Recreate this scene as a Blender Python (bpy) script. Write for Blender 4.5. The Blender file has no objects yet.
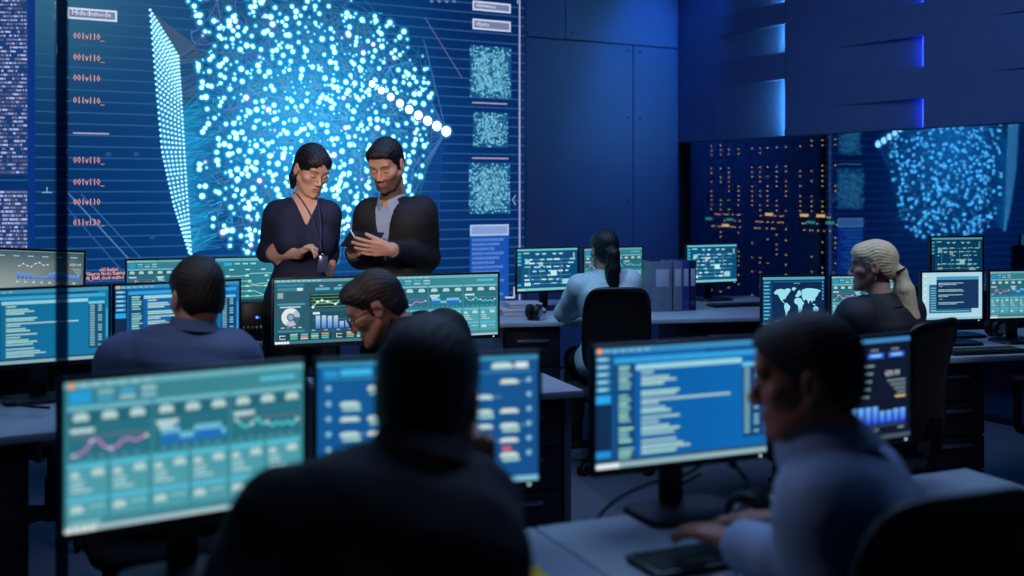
import bpy, bmesh, math, random
import numpy as np
from mathutils import Vector, Matrix, geometry

random.seed(7)
rng = np.random.default_rng(7)
SC = bpy.context.scene
COL = SC.collection
F_PX, CX, HOR, CAM_H = 1100.0, 512.0, 190.0, 1.5
R = math.radians


def P(px, py, Y):
    """where the line of sight through a photograph point meets the distance Y (metres, camera at the origin)"""
    return Vector(((px - CX) / F_PX * Y, Y, CAM_H - (py - HOR) / F_PX * Y))


def lin(c, k=1.0):
    o = []
    for v in c[:3]:
        v = v / 255.0
        o.append((v / 12.92 if v <= 0.04045 else ((v + 0.055) / 1.055) ** 2.4) * k)
    return (o[0], o[1], o[2], 1.0)


# ------------------------------------------------------------------ materials
MATS = {}


def mat(name, col, rough=0.5, metal=0.0, noise=0.0, nscale=40.0, bump=0.0, bscale=200.0, spec=0.5, emit=None, estr=0.0, sheen=0.0, stretch=None):
    if name in MATS:
        return MATS[name]
    m = bpy.data.materials.new(name)
    m.use_nodes = True
    nt = m.node_tree
    b = nt.nodes['Principled BSDF']
    c = lin(col)
    b.inputs['Roughness'].default_value = rough
    b.inputs['Metallic'].default_value = metal
    b.inputs['Specular IOR Level'].default_value = spec
    if sheen:
        b.inputs['Sheen Weight'].default_value = sheen
    tc = nt.nodes.new('ShaderNodeTexCoord')
    src = tc.outputs['Object']
    if stretch:
        mp = nt.nodes.new('ShaderNodeMapping')
        mp.inputs['Scale'].default_value = stretch
        nt.links.new(src, mp.inputs['Vector'])
        src = mp.outputs['Vector']
    n = nt.nodes.new('ShaderNodeTexNoise')
    n.inputs['Scale'].default_value = nscale
    n.inputs['Detail'].default_value = 4
    nt.links.new(src, n.inputs['Vector'])
    r = nt.nodes.new('ShaderNodeValToRGB')
    a = max(noise, 0.03)
    r.color_ramp.elements[0].color = (c[0] * (1 - a), c[1] * (1 - a), c[2] * (1 - a), 1)
    r.color_ramp.elements[1].color = (min(1, c[0] * (1 + a)), min(1, c[1] * (1 + a)), min(1, c[2] * (1 + a)), 1)
    r.color_ramp.elements[0].position = 0.3
    r.color_ramp.elements[1].position = 0.7
    nt.links.new(n.outputs['Fac'], r.inputs['Fac'])
    nt.links.new(r.outputs['Color'], b.inputs['Base Color'])
    if bump:
        n2 = nt.nodes.new('ShaderNodeTexNoise')
        n2.inputs['Scale'].default_value = bscale
        n2.inputs['Detail'].default_value = 3
        nt.links.new(src, n2.inputs['Vector'])
        bp = nt.nodes.new('ShaderNodeBump')
        bp.inputs['Strength'].default_value = bump
        bp.inputs['Distance'].default_value = 0.004
        nt.links.new(n2.outputs['Fac'], bp.inputs['Height'])
        nt.links.new(bp.outputs['Normal'], b.inputs['Normal'])
    if emit:
        b.inputs['Emission Color'].default_value = lin(emit)
        b.inputs['Emission Strength'].default_value = estr
    MATS[name] = m
    return m


def attr_mat(name, strength=0.0, rough=0.5, spec=0.5, sss=0.0):
    """base colour (or display light) read from the mesh's own colour layer"""
    if name in MATS:
        return MATS[name]
    m = bpy.data.materials.new(name)
    m.use_nodes = True
    nt = m.node_tree
    b = nt.nodes['Principled BSDF']
    at = nt.nodes.new('ShaderNodeAttribute')
    at.attribute_name = 'Col'
    b.inputs['Roughness'].default_value = rough
    b.inputs['Specular IOR Level'].default_value = spec
    if strength:
        b.inputs['Base Color'].default_value = (0.004, 0.004, 0.005, 1)
        nt.links.new(at.outputs['Color'], b.inputs['Emission Color'])
        b.inputs['Emission Strength'].default_value = strength
    else:
        n = nt.nodes.new('ShaderNodeTexNoise')
        n.inputs['Scale'].default_value = 300
        mx = nt.nodes.new('ShaderNodeMix')
        mx.data_type = 'RGBA'
        mx.blend_type = 'MULTIPLY'
        mx.inputs[0].default_value = 0.12
        nt.links.new(at.outputs['Color'], mx.inputs[6])
        nt.links.new(n.outputs['Color'], mx.inputs[7])
        nt.links.new(mx.outputs[2], b.inputs['Base Color'])
        if sss:
            b.inputs['Subsurface Weight'].default_value = sss
            b.inputs['Subsurface Radius'].default_value = (0.01, 0.004, 0.002)
            b.inputs['Subsurface Scale'].default_value = 0.5
    MATS[name] = m
    return m


def glass_mat(name, refl=0.2, tint=(1, 1, 1), rough=0.0, gtint=(0.9, 0.95, 1)):
    """coated pane: part mirror, part see-through"""
    m = bpy.data.materials.new(name)
    m.use_nodes = True
    nt = m.node_tree
    nt.nodes.clear()
    out = nt.nodes.new('ShaderNodeOutputMaterial')
    mix = nt.nodes.new('ShaderNodeMixShader')
    tr = nt.nodes.new('ShaderNodeBsdfTransparent')
    tr.inputs['Color'].default_value = (*tint, 1)
    gl = nt.nodes.new('ShaderNodeBsdfGlossy')
    gl.inputs['Roughness'].default_value = rough
    gl.inputs['Color'].default_value = (*gtint, 1)
    lw = nt.nodes.new('ShaderNodeLayerWeight')
    pw = nt.nodes.new('ShaderNodeMath')
    pw.operation = 'POWER'
    pw.inputs[1].default_value = 5.0
    nt.links.new(lw.outputs['Facing'], pw.inputs[0])
    ad = nt.nodes.new('ShaderNodeMath')
    ad.operation = 'ADD'
    ad.inputs[1].default_value = refl
    ad.use_clamp = True
    nt.links.new(pw.outputs[0], ad.inputs[0])
    nt.links.new(ad.outputs[0], mix.inputs[0])
    nt.links.new(tr.outputs[0], mix.inputs[1])
    nt.links.new(gl.outputs[0], mix.inputs[2])
    nt.links.new(mix.outputs[0], out.inputs[0])
    MATS[name] = m
    return m


def emis(name, col, k):
    return mat(name, col, emit=col, estr=k)


# ------------------------------------------------------------------ object helpers
def tag(o, label=None, cat=None, group=None, kind=None):
    if label:
        o['label'] = label
    if cat:
        o['category'] = cat
    if group:
        o['group'] = group
    if kind:
        o['kind'] = kind
    return o


def empty(name, loc, yaw=0.0, label=None, cat=None, group=None):
    o = bpy.data.objects.new(name, None)
    o.empty_display_size = 0.1
    COL.objects.link(o)
    o.location = loc
    o.rotation_euler = (0, 0, yaw)
    return tag(o, label, cat, group)


def link_mesh(name, me, m, parent=None):
    o = bpy.data.objects.new(name, me)
    COL.objects.link(o)
    if m is not None:
        me.materials.append(m)
    if parent is not None:
        o.parent = parent
    return o


class MB:
    """collects boxes, tubes, lathes and prisms for ONE mesh part"""

    def __init__(self):
        self.bm = bmesh.new()

    def box(self, lo, hi, bev=0.0, M=None, seg=2):
        t = bmesh.new()
        lo, hi = Vector(lo), Vector(hi)
        bmesh.ops.create_cube(t, size=1.0)
        c, s = (lo + hi) / 2, hi - lo
        for v in t.verts:
            v.co = Vector((v.co.x * s.x, v.co.y * s.y, v.co.z * s.z)) + c
        if bev > 0:
            bmesh.ops.bevel(t, geom=list(t.edges), offset=min(bev, min(s) * 0.45), segments=seg, profile=0.5, affect='EDGES')
        self._add(t, M)
        return self

    def tube(self, pts, r, n=10, caps=True, M=None):
        t = bmesh.new()
        pts = [Vector(p) for p in pts]
        rs = r if isinstance(r, (list, tuple)) else [r] * len(pts)
        rings = []
        up = Vector((0, 0, 1))
        d0 = (pts[1] - pts[0]).normalized()
        if abs(d0.z) > 0.9:
            up = Vector((1, 0, 0))
        for i, p in enumerate(pts):
            a = pts[max(0, i - 1)]
            b = pts[min(len(pts) - 1, i + 1)]
            d = (b - a).normalized()
            s = d.cross(up)
            if s.length < 1e-5:
                s = Vector((1, 0, 0))
            s.normalize()
            w = s.cross(d).normalized()
            up = w
            rings.append([t.verts.new(p + (s * math.cos(2 * math.pi * k / n) + w * math.sin(2 * math.pi * k / n)) * rs[i]) for k in range(n)])
        for i in range(len(rings) - 1):
            for k in range(n):
                t.faces.new((rings[i][k], rings[i][(k + 1) % n], rings[i + 1][(k + 1) % n], rings[i + 1][k]))
        if caps:
            t.faces.new(list(reversed(rings[0])))
            t.faces.new(rings[-1])
        self._add(t, M)
        return self

    def lathe(self, prof, n=24, M=None):
        """profile of (radius, z), closed on the axis"""
        t = bmesh.new()
        rings = []
        for r, z in prof:
            if r < 1e-6:
                rings.append([t.verts.new((0, 0, z))])
            else:
                rings.append([t.verts.new((r * math.cos(2 * math.pi * k / n), r * math.sin(2 * math.pi * k / n), z)) for k in range(n)])
        for a, b in zip(rings[:-1], rings[1:]):
            for k in range(n):
                k2 = (k + 1) % n
                if len(a) == 1 and len(b) == 1:
                    continue
                if len(a) == 1:
                    t.faces.new((a[0], b[k2], b[k]))
                elif len(b) == 1:
                    t.faces.new((a[k], a[k2], b[0]))
                else:
                    t.faces.new((a[k], a[k2], b[k2], b[k]))
        self._add(t, M)
        return self

    def prism(self, outline, y0, y1, bev=0.0, M=None):
        """outline in x,z extruded along y"""
        t = bmesh.new()
        a = [t.verts.new((x, y0, z)) for x, z in outline]
        b = [t.verts.new((x, y1, z)) for x, z in outline]
        t.faces.new(a)
        t.faces.new(list(reversed(b)))
        n = len(outline)
        for i in range(n):
            j = (i + 1) % n
            t.faces.new((a[j], a[i], b[i], b[j]))
        if bev:
            bmesh.ops.bevel(t, geom=list(t.edges), offset=bev, segments=2, profile=0.5, affect='EDGES')
        self._add(t, M)
        return self

    def grid(self, fn, nu, nv, close_u=False):
        t = bmesh.new()
        vs = [[t.verts.new(fn(i / nu, j / nv)) for j in range(nv + 1)] for i in range(nu + (0 if close_u else 1))]
        for i in range(nu):
            for j in range(nv):
                i2 = (i + 1) % len(vs)
                t.faces.new((vs[i][j], vs[i2][j], vs[i2][j + 1], vs[i][j + 1]))
        self._add(t, None)
        return self

    def _add(self, t, M):
        if M is not None:
            t.transform(M)
        bmesh.ops.recalc_face_normals(t, faces=list(t.faces))
        me = bpy.data.meshes.new('tmp')
        t.to_mesh(me)
        t.free()
        self.bm.from_mesh(me)
        bpy.data.meshes.remove(me)

    def mesh(self, name, smooth=35):
        me = bpy.data.meshes.new(name)
        self.bm.to_mesh(me)
        self.bm.free()
        if smooth:
            for p in me.polygons:
                p.use_smooth = True
            try:
                me.set_sharp_from_angle(angle=R(smooth))
            except Exception:
                pass
        return me

    def build(self, name, m, parent=None, smooth=35):
        return link_mesh(name, self.mesh(name, smooth), m, parent)


def copy_tree(o, parent=None):
    c = o.copy()
    COL.objects.link(c)
    c.parent = parent
    for ch in list(o.children):
        copy_tree(ch, c)
    return c


def bez(p0, p1, p2, p3, n=12):
    p0, p1, p2, p3 = map(Vector, (p0, p1, p2, p3))
    return [p0 * (1 - t) ** 3 + p1 * 3 * t * (1 - t) ** 2 + p2 * 3 * t * t * (1 - t) + p3 * t ** 3 for t in [i / n for i in range(n + 1)]]


def smooth_path(pts, n=6):
    pts = [Vector(p) for p in pts]
    out = []
    for i in range(len(pts) - 1):
        a, b = pts[i], pts[i + 1]
        p0 = pts[i - 1] if i else a * 2 - b
        p3 = pts[i + 2] if i + 2 < len(pts) else b * 2 - a
        for k in range(n):
            t = k / n
            out.append(0.5 * ((2 * a) + (b - p0) * t + (2 * p0 - 5 * a + 4 * b - p3) * t * t + (3 * a - p0 - 3 * b + p3) * t ** 3))
    out.append(pts[-1])
    return out


def np_mesh(name, verts, faces, cols=None, smooth=False):
    """faces: (n,4) or (n,3) int array"""
    me = bpy.data.meshes.new(name)
    verts = np.asarray(verts, dtype=np.float32)
    me.vertices.add(len(verts))
    me.vertices.foreach_set('co', verts.ravel())
    fl = faces if isinstance(faces, list) else [faces]
    fl = [np.asarray(f, dtype=np.int32) for f in fl if len(f)]
    nl = sum(f.size for f in fl)
    npoly = sum(len(f) for f in fl)
    me.loops.add(nl)
    me.polygons.add(npoly)
    me.loops.foreach_set('vertex_index', np.concatenate([f.ravel() for f in fl]))
    sizes = np.concatenate([np.full(len(f), f.shape[1], dtype=np.int32) for f in fl])
    starts = np.concatenate([[0], np.cumsum(sizes)[:-1]]).astype(np.int32)
    me.polygons.foreach_set('loop_start', starts)
    me.polygons.foreach_set('use_smooth', np.full(npoly, smooth, dtype=bool))
    me.update(calc_edges=True)
    if cols is not None:
        a = me.color_attributes.new('Col', 'FLOAT_COLOR', 'POINT')
        a.data.foreach_set('color', np.asarray(cols, dtype=np.float32).ravel())
    me.validate()
    return me


# ------------------------------------------------------------------ what a display shows
_GLYPH = {}


def glyphs(s):
    if s not in _GLYPH:
        cu = bpy.data.curves.new('t', 'FONT')
        cu.body = s
        cu.resolution_u = 1
        ob = bpy.data.objects.new('t', cu)
        me = ob.to_mesh()
        v = [(p.co.x, p.co.y) for p in me.vertices]
        f = [tuple(p.vertices) for p in me.polygons]
        ob.to_mesh_clear()
        bpy.data.objects.remove(ob)
        bpy.data.curves.remove(cu)
        _GLYPH[s] = (v, f)
    return _GLYPH[s]


class UI:
    """flat picture shown by a display w x h metres; u,v run from its top-left corner"""

    def __init__(self, w, h):
        self.w, self.h = w, h
        self.v, self.c, self.q, self.t = [], [], [], []

    def _p(self, u, v, L):
        return ((u - 0.5) * self.w, -0.00035 * L, (1 - v) * self.h)

    def quad(self, pts, col, L=1, k=1.0):
        i = len(self.v)
        cs = col if isinstance(col, list) else [col] * 4
        for p, c in zip(pts, cs):
            self.v.append(self._p(p[0], p[1], L))
            self.c.append(lin(c, k))
        self.q.append((i + 3, i + 2, i + 1, i))

    def rect(self, u, v, du, dv, col, L=1, k=1.0):
        self.quad([(u, v), (u + du, v), (u + du, v + dv), (u, v + dv)], col, L, k)

    def frame(self, u, v, du, dv, col, L=2, t=0.004, k=1.0):
        tv = t * self.w / self.h
        self.rect(u, v, du, tv, col, L, k)
        self.rect(u, v + dv - tv, du, tv, col, L, k)
        self.rect(u, v, t, dv, col, L, k)
        self.rect(u + du - t, v, t, dv, col, L, k)

    def poly(self, pts, col, L=1, k=1.0):
        tri = geometry.tessellate_polygon([[Vector((p[0], p[1], 0)) for p in pts]])
        i = len(self.v)
        for p in pts:
            self.v.append(self._p(p[0], p[1], L))
            self.c.append(lin(col, k))
        for a, b, c in tri:
            # keep the side that faces the viewer
            A, B, C = pts[a], pts[b], pts[c]
            s = (B[0] - A[0]) * (C[1] - A[1]) - (B[1] - A[1]) * (C[0] - A[0])
            self.t.append((i + a, i + c, i + b) if s > 0 else (i + a, i + b, i + c))

    def disk(self, u, v, r, col, L=2, n=8, k=1.0, ecol=None):
        """r in metres"""
        i = len(self.v)
        self.v.append(self._p(u, v, L))
        self.c.append(lin(col, k))
        for j in range(n):
            a = 2 * math.pi * j / n
            self.v.append(self._p(u + r * math.cos(a) / self.w, v + r * math.sin(a) / self.h, L))
            self.c.append(lin(ecol or col, k))
        for j in range(n):
            self.t.append((i, i + 1 + (j + 1) % n, i + 1 + j))

    def line(self, pts, wd, col, L=2, k=1.0):
        """wd in metres"""
        for a, b in zip(pts[:-1], pts[1:]):
            dx, dy = (b[0] - a[0]) * self.w, (b[1] - a[1]) * self.h
            l = math.hypot(dx, dy)
            if l < 1e-7:
                continue
            nx, ny = -dy / l * wd / 2 / self.w, dx / l * wd / 2 / self.h
            self.quad([(a[0] - nx, a[1] - ny), (b[0] - nx, b[1] - ny), (b[0] + nx, b[1] + ny), (a[0] + nx, a[1] + ny)], col, L, k)

    def text(self, u, v, hgt, s, col, L=3, k=1.0, sx=1.0, slope=0.0):
        """baseline-left at u,v; hgt = capital height in metres"""
        gv, gf = glyphs(s)
        sc = hgt / 0.7
        i = len(self.v)
        for x, y in gv:
            self.v.append(self._p(u + x * sc * sx / self.w, v - y * sc / self.h + slope * x * sc / self.h, L))
            self.c.append(lin(col, k))
        for f in gf:
            f = [i + a for a in f]
            if len(f) == 3:
                self.t.append(tuple(f))
            elif len(f) == 4:
                self.q.append(tuple(f))
            else:
                for j in range(1, len(f) - 1):
                    self.t.append((f[0], f[j], f[j + 1]))

    def words(self, u, v, du, dv, col, L=2, k=1.0, n=None):
        """a row of unreadably small words"""
        x = u
        while x < u + du - 0.002:
            w = random.uniform(0.012, 0.05)
            w = min(w, u + du - x)
            self.rect(x, v, w, dv, col, L, k)
            x += w + 0.006

    def mesh(self, name):
        return np_mesh(name, self.v, [np.array(self.q, dtype=np.int32).reshape(-1, 4), np.array(self.t, dtype=np.int32).reshape(-1, 3)], self.c)
WHITE = (225, 240, 240)


def blob(ui, u, v, du, dv, col=(190, 222, 222), L=4, k=1.0):
    ui.rect(u, v, du, dv, col, L, k)
    ui.rect(u + du * 0.1, v - dv * 0.35, du * 0.75, dv * 0.5, col, L, k)


def scr_charts(ui):
    ui.quad([(0, 0), (1, 0), (1, 1), (0, 1)], [(58, 132, 148), (66, 146, 156), (62, 150, 158), (60, 140, 156)], 1)
    ui.rect(0, 0, 1, 0.045, (112, 186, 198), 2)
    ui.disk(0.03, 0.028, 0.006, (250, 170, 90), 3)
    for i in range(6):
        ui.rect(0.06 + i * 0.05, 0.018, 0.03, 0.018, (170, 215, 220), 3)
    ui.rect(0.02, 0.065, 0.085, 0.085, (40, 165, 225), 2)
    for r in range(2):
        for i in range(3):
            ui.rect(0.13 + i * 0.085, 0.07 + r * 0.045, 0.06, 0.024, [(150, 205, 215), (70, 180, 225), (170, 215, 220)][(i + r) % 3], 3)
    ui.rect(0.8, 0.08, 0.16, 0.03, (90, 200, 230), 3)
    X = [(0.015, 0.325), (0.35, 0.315), (0.675, 0.315)]
    for j, (u, du) in enumerate(X):
        ui.rect(u, 0.165, du, 0.03, (120, 196, 214), 2)
        ui.rect(u, 0.195, du, 0.1, (38, 108, 126), 2)
        for i in range(3):
            blob(ui, u + 0.02 + i * 0.11, 0.225, 0.06, 0.04)
        ui.rect(u, 0.3, du, 0.22, (44, 118, 136), 2)
        ui.rect(u + 0.01, 0.315, 0.09, 0.028, (205, 232, 235), 3)
        if j == 1:
            ui.rect(u + 0.02, 0.35, 0.06, 0.024, (205, 232, 235), 3)
            for i in range(14):
                tall = 0.11 if i in (0, 1, 2, 3, 7, 8, 9, 10, 11, 12) else 0.07
                ui.rect(u + 0.03 + i * 0.0195, 0.48 - tall, 0.0155, tall, (34, 120, 205), 3)
                ui.rect(u + 0.03 + i * 0.0195, 0.48 - tall, 0.0155, 0.04 if tall > 0.06 else 0.012, (130, 212, 240), 4)
        else:
            ui.rect(u + 0.02, 0.37, du - 0.04, 0.005, (160, 110, 120), 3)
            n = 12
            if j == 0:
                ys = [0.49, 0.48, 0.46, 0.4, 0.395, 0.45, 0.465, 0.46, 0.42, 0.41, 0.43, 0.42, 0.405]
                c = (205, 130, 205)
            else:
                ys = [0.37, 0.41, 0.43, 0.41, 0.37, 0.42, 0.41, 0.44, 0.42, 0.44, 0.42, 0.45, 0.41]
                c = (90, 225, 225)
            pts = [(u + 0.02 + i * (du - 0.04) / n, ys[i]) for i in range(n + 1)]
            ui.line(pts, 0.0042, c, 4)
            for a in (pts[0], pts[3], pts[6], pts[12]):
                ui.disk(a[0], a[1], 0.0036, (225, 225, 240), 5)
        for i in range(6):
            ui.rect(u + 0.03 + i * 0.045, 0.5, 0.018, 0.01, (120, 180, 190), 3)
    for i in range(6):
        u = 0.015 + i * 0.163
        ui.rect(u, 0.545, 0.15, 0.37, (84, 166, 180), 2)
        ui.rect(u, 0.545, 0.15, 0.03, (90, 200, 226), 3)
        blob(ui, u + 0.01, 0.61, 0.035, 0.03)
        blob(ui, u + 0.09, 0.6, 0.05, 0.035)
        for r in range(3):
            ui.rect(u + 0.012, 0.66 + r * 0.03, 0.05 + 0.03 * (r == 2), 0.016, (175, 218, 222), 3)
        ui.rect(u, 0.77, 0.15, 0.03, (90, 195, 224), 3)
        blob(ui, u + 0.01, 0.835, 0.05, 0.035)
        ui.rect(u + 0.08, 0.83, 0.06, 0.015, (150, 205, 212), 3)
    ui.rect(0.0, 0.925, 1, 0.04, (70, 140, 155), 2)
    ui.rect(0.02, 0.93, 0.12, 0.025, (150, 205, 210), 3)
    ui.rect(0, 0.965, 1, 0.035, (176, 206, 212), 2)
    for i in range(4):
        ui.disk(0.02 + i * 0.03, 0.982, 0.006, (245, 250, 250), 3)


def scr_nodes(ui):
    ui.quad([(0, 0), (1, 0), (1, 1), (0, 1)], [(20, 92, 150), (24, 84, 140), (22, 78, 138), (16, 84, 146)], 1)
    ui.rect(0, 0, 1, 0.04, (60, 140, 180), 2)
    ui.rect(0.03, 0.065, 0.06, 0.05, (40, 150, 210), 2)
    ui.rect(0.1, 0.06, 0.14, 0.05, (60, 180, 230), 2)
    ui.rect(0.26, 0.07, 0.16, 0.03, (170, 215, 225), 3)
    ui.rect(0.03, 0.125, 0.94, 0.012, (60, 140, 180), 2)
    blob(ui, 0.78, 0.07, 0.1, 0.035)
    ui.rect(0.89, 0.06, 0.06, 0.045, (215, 235, 235), 3)
    for r in range(6):
        v = 0.2 + r * 0.115
        ui.disk(0.05, v, 0.006, (130, 190, 215), 3)
        ui.disk(0.955, v, 0.006, (130, 190, 215), 3)
        for i in range(7):
            u = 0.1 + i * 0.12
            if (i * 7 + r * 3) % 5 == 0:
                continue
            c = [(190, 218, 215), (120, 205, 175), (90, 195, 215), (205, 222, 215), (165, 215, 200)][(i * 3 + r * 5) % 5]
            blob(ui, u, v, 0.085, 0.026, c, 3)
            if (i + r) % 2:
                ui.rect(u + 0.01, v + 0.035, 0.08, 0.026, (150, 205, 200), 3)
            if (i + r) % 3 == 0:
                ui.rect(u + 0.085, v + 0.008, 0.04, 0.006, (120, 180, 200), 2)
    ui.rect(0.62, 0.42, 0.09, 0.02, (220, 150, 120), 4)
    ui.rect(0.83, 0.72, 0.04, 0.03, (225, 90, 110), 4)
    ui.rect(0, 0.955, 1, 0.045, (120, 185, 210), 2)
    ui.rect(0.02, 0.88, 0.5, 0.02, (60, 140, 190), 2)


def scr_code(ui, teal=0.0):
    def m(a, b):
        return tuple(a[i] * (1 - teal) + b[i] * teal for i in range(3))
    bg = m((12, 88, 158), (20, 112, 140))
    bg2 = m((14, 104, 180), (26, 132, 158))
    ui.quad([(0, 0), (1, 0), (1, 1), (0, 1)], [bg, bg2, bg2, bg], 1)
    ui.rect(0, 0, 1, 0.05, m((60, 140, 190), (70, 150, 170)), 2)
    ui.disk(0.025, 0.025, 0.007, (250, 160, 90), 3)
    for i in range(6):
        ui.rect(0.05 + i * 0.045, 0.02, 0.028, 0.018, (130, 190, 215), 3)
    ui.rect(0, 0.05, 0.095, 0.88, (18, 44, 78), 2)
    for i in range(5):
        ui.rect(0.008, 0.075 + i * 0.062, 0.076, 0.04, (60, 150, 205), 3)
        ui.rect(0.015, 0.085 + i * 0.062, 0.05, 0.016, (170, 220, 235), 4)
    ui.rect(0.006, 0.39, 0.08, 0.07, (40, 165, 235), 3)
    ui.rect(0.006, 0.85, 0.08, 0.06, (36, 140, 215), 3)
    ui.rect(0.105, 0.09, 0.87, 0.045, m((50, 160, 220), (70, 170, 200)), 2)
    ui.rect(0.62, 0.065, 0.3, 0.02, (30, 60, 100), 2)
    ui.rect(0.105, 0.14, 0.115, 0.79, m((16, 70, 120), (24, 96, 120)), 2)
    ui.rect(0.225, 0.155, 0.62, 0.045, (150, 210, 225), 3)
    for i in range(23):
        v = 0.16 + i * 0.034
        if i in (6, 14, 19):
            continue
        ui.rect(0.13, v, random.uniform(0.05, 0.085), 0.021, (130, 190, 195) if i % 3 else (160, 215, 190), 3)
    rows = [(0.27, .07, 0), (0.31, .16, 0), (0.335, .2, 0), (0.36, .13, 1), (0.42, .22, 1), (0.445, .2, 0), (0.485, .52, 0), (0.51, .1, 0), (0.55, .14, 0), (0.575, .17, 1), (0.62, .22, 0), (0.655, .1, 0), (0.69, .16, 0), (0.715, .22, 1), (0.745, .19, 0), (0.8, .2, 0), (0.835, .24, 0), (0.86, .28, 0), (0.89, .2, 1)]
    for v, du, cc in rows:
        v = 0.215 + (v - 0.27) * 1.08
        ui.rect(0.255, v, du, 0.02, (165, 205, 205) if not cc else (165, 222, 200), 3)
    ui.rect(0.85, 0.2, 0.125, 0.65, m((16, 66, 120), (22, 92, 116)), 2)
    ui.rect(0.85, 0.2, 0.12, 0.035, (110, 200, 235), 3)
    for i in range(17):
        v = 0.25 + i * 0.034
        ui.rect(0.86, v, 0.035, 0.02, (130, 180, 190), 3)
        if i % 4 != 3:
            ui.rect(0.92, v, 0.03, 0.02, (130, 185, 195), 3)
    ui.rect(0.98, 0.3, 0.012, 0.4, m((60, 160, 220), (70, 170, 190)), 2)
    ui.rect(0, 0.93, 1, 0.022, (40, 70, 90), 2)
    ui.rect(0, 0.952, 1, 0.048, (140, 176, 186), 2)
    for i in range(5):
        ui.disk(0.02 + i * 0.025, 0.976, 0.006, (240, 248, 250), 3)


def scr_stats(ui, light=0.0):
    a, b = (16, 24, 44), (86, 104, 108)
    bg = tuple(a[i] * (1 - light) + b[i] * light for i in range(3))
    ui.rect(0, 0, 1, 1, bg, 1)
    ui.rect(0, 0, 1, 0.05, (60, 130, 190), 2)
    for i in range(6):
        u = 0.04 + i * 0.158
        ui.rect(u + 0.02, 0.11, 0.06, 0.02, (110, 130, 150), 3)
        ui.rect(u, 0.15, 0.12, 0.05, (40, 105, 215), 3)
        ui.rect(u + 0.02, 0.163, 0.08, 0.02, (150, 205, 250), 4)
    for i in range(5):
        ui.rect(0.06, 0.27 + i * 0.035, 0.2 - i * 0.03, 0.018, (110, 130, 140), 3)
        ui.rect(0.62, 0.26 + i * 0.075, 0.1 - 0.01 * i, 0.02, (120, 145, 150), 3)
    ui.text(0.8, 0.38, 0.014, '639.00', (225, 235, 230), 4)
    for i in range(4):
        ui.rect(0.82 + i * 0.025, 0.42 + i * 0.04, 0.14 - i * 0.025, 0.018, (120, 140, 150), 3)
    ui.rect(0.88, 0.58, 0.08, 0.018, (230, 190, 120), 3)
    pts = [(0.08 + i * 0.06, 0.46 - 0.03 * math.sin(i * 1.7) - 0.01 * i) for i in range(7)]
    ui.line(pts, 0.002, (160, 190, 190), 3)
    for q in pts:
        ui.disk(q[0], q[1], 0.004, (200, 225, 225), 4)
    hs = [.1, .1, .1, .1, .09, .08, .08, .1, .16, .17, .17, .17, .17, .12, .12, .13, .13]
    for i, h in enumerate(hs):
        u = 0.07 + i * 0.053
        ui.quad([(u, 0.84 - h), (u + 0.04, 0.84 - h), (u + 0.04, 0.84), (u, 0.84)], [(110, 180, 255), (110, 180, 255), (30, 70, 235), (30, 70, 235)], 3)
    ui.rect(0.04, 0.86, 0.92, 0.006, (90, 110, 140), 3)
    for i in range(5):
        ui.rect(0.1 + i * 0.2, 0.89, 0.05, 0.016, (130, 150, 160), 3)
    ui.rect(0.0, 0.955, 1, 0.045, (70, 84, 100), 2)


def scr_pale(ui):
    ui.quad([(0, 0), (1, 0), (1, 1), (0, 1)], [(70, 92, 100), (54, 80, 92), (104, 122, 124), (158, 170, 166)], 1)  # haze over the screen put into its colours, palest at lower left
    ui.rect(0, 0, 1, 0.035, (110, 140, 145), 2)
    for i in range(6):
        ui.rect(0.05 + i * 0.16, 0.13, 0.07, 0.03, (140, 190, 215), 3)
    pts = [(0.28 + i * 0.045, 0.40 - 0.05 * math.sin(i * 1.7) - 0.012 * i) for i in range(8)]
    ui.line(pts, 0.002, (190, 205, 200), 3)
    for q in pts:
        ui.disk(q[0], q[1], 0.004, (215, 228, 225), 4)
    ui.text(0.84, 0.36, 0.014, '639.00', (232, 238, 232), 4)
    for i in range(4):
        ui.rect(0.86 + i * 0.02, 0.42 + i * 0.045, 0.11 - i * 0.02, 0.022, (150, 165, 165), 3)
    hs = [.16, .14, .14, .13, .08, .08, .07, .08, .17, .19, .19, .19, .19, .13, .12, .13]
    for i, h in enumerate(hs):
        u = 0.26 + i * 0.044
        ui.quad([(u, 0.72 - h), (u + 0.032, 0.72 - h), (u + 0.032, 0.72), (u, 0.72)], [(110, 165, 230), (110, 165, 230), (50, 95, 200), (50, 95, 200)], 3)
    for i in range(8):
        ui.rect(0.25 + i * 0.09, 0.78, 0.03, 0.05, (190, 200, 195), 3)


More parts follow.
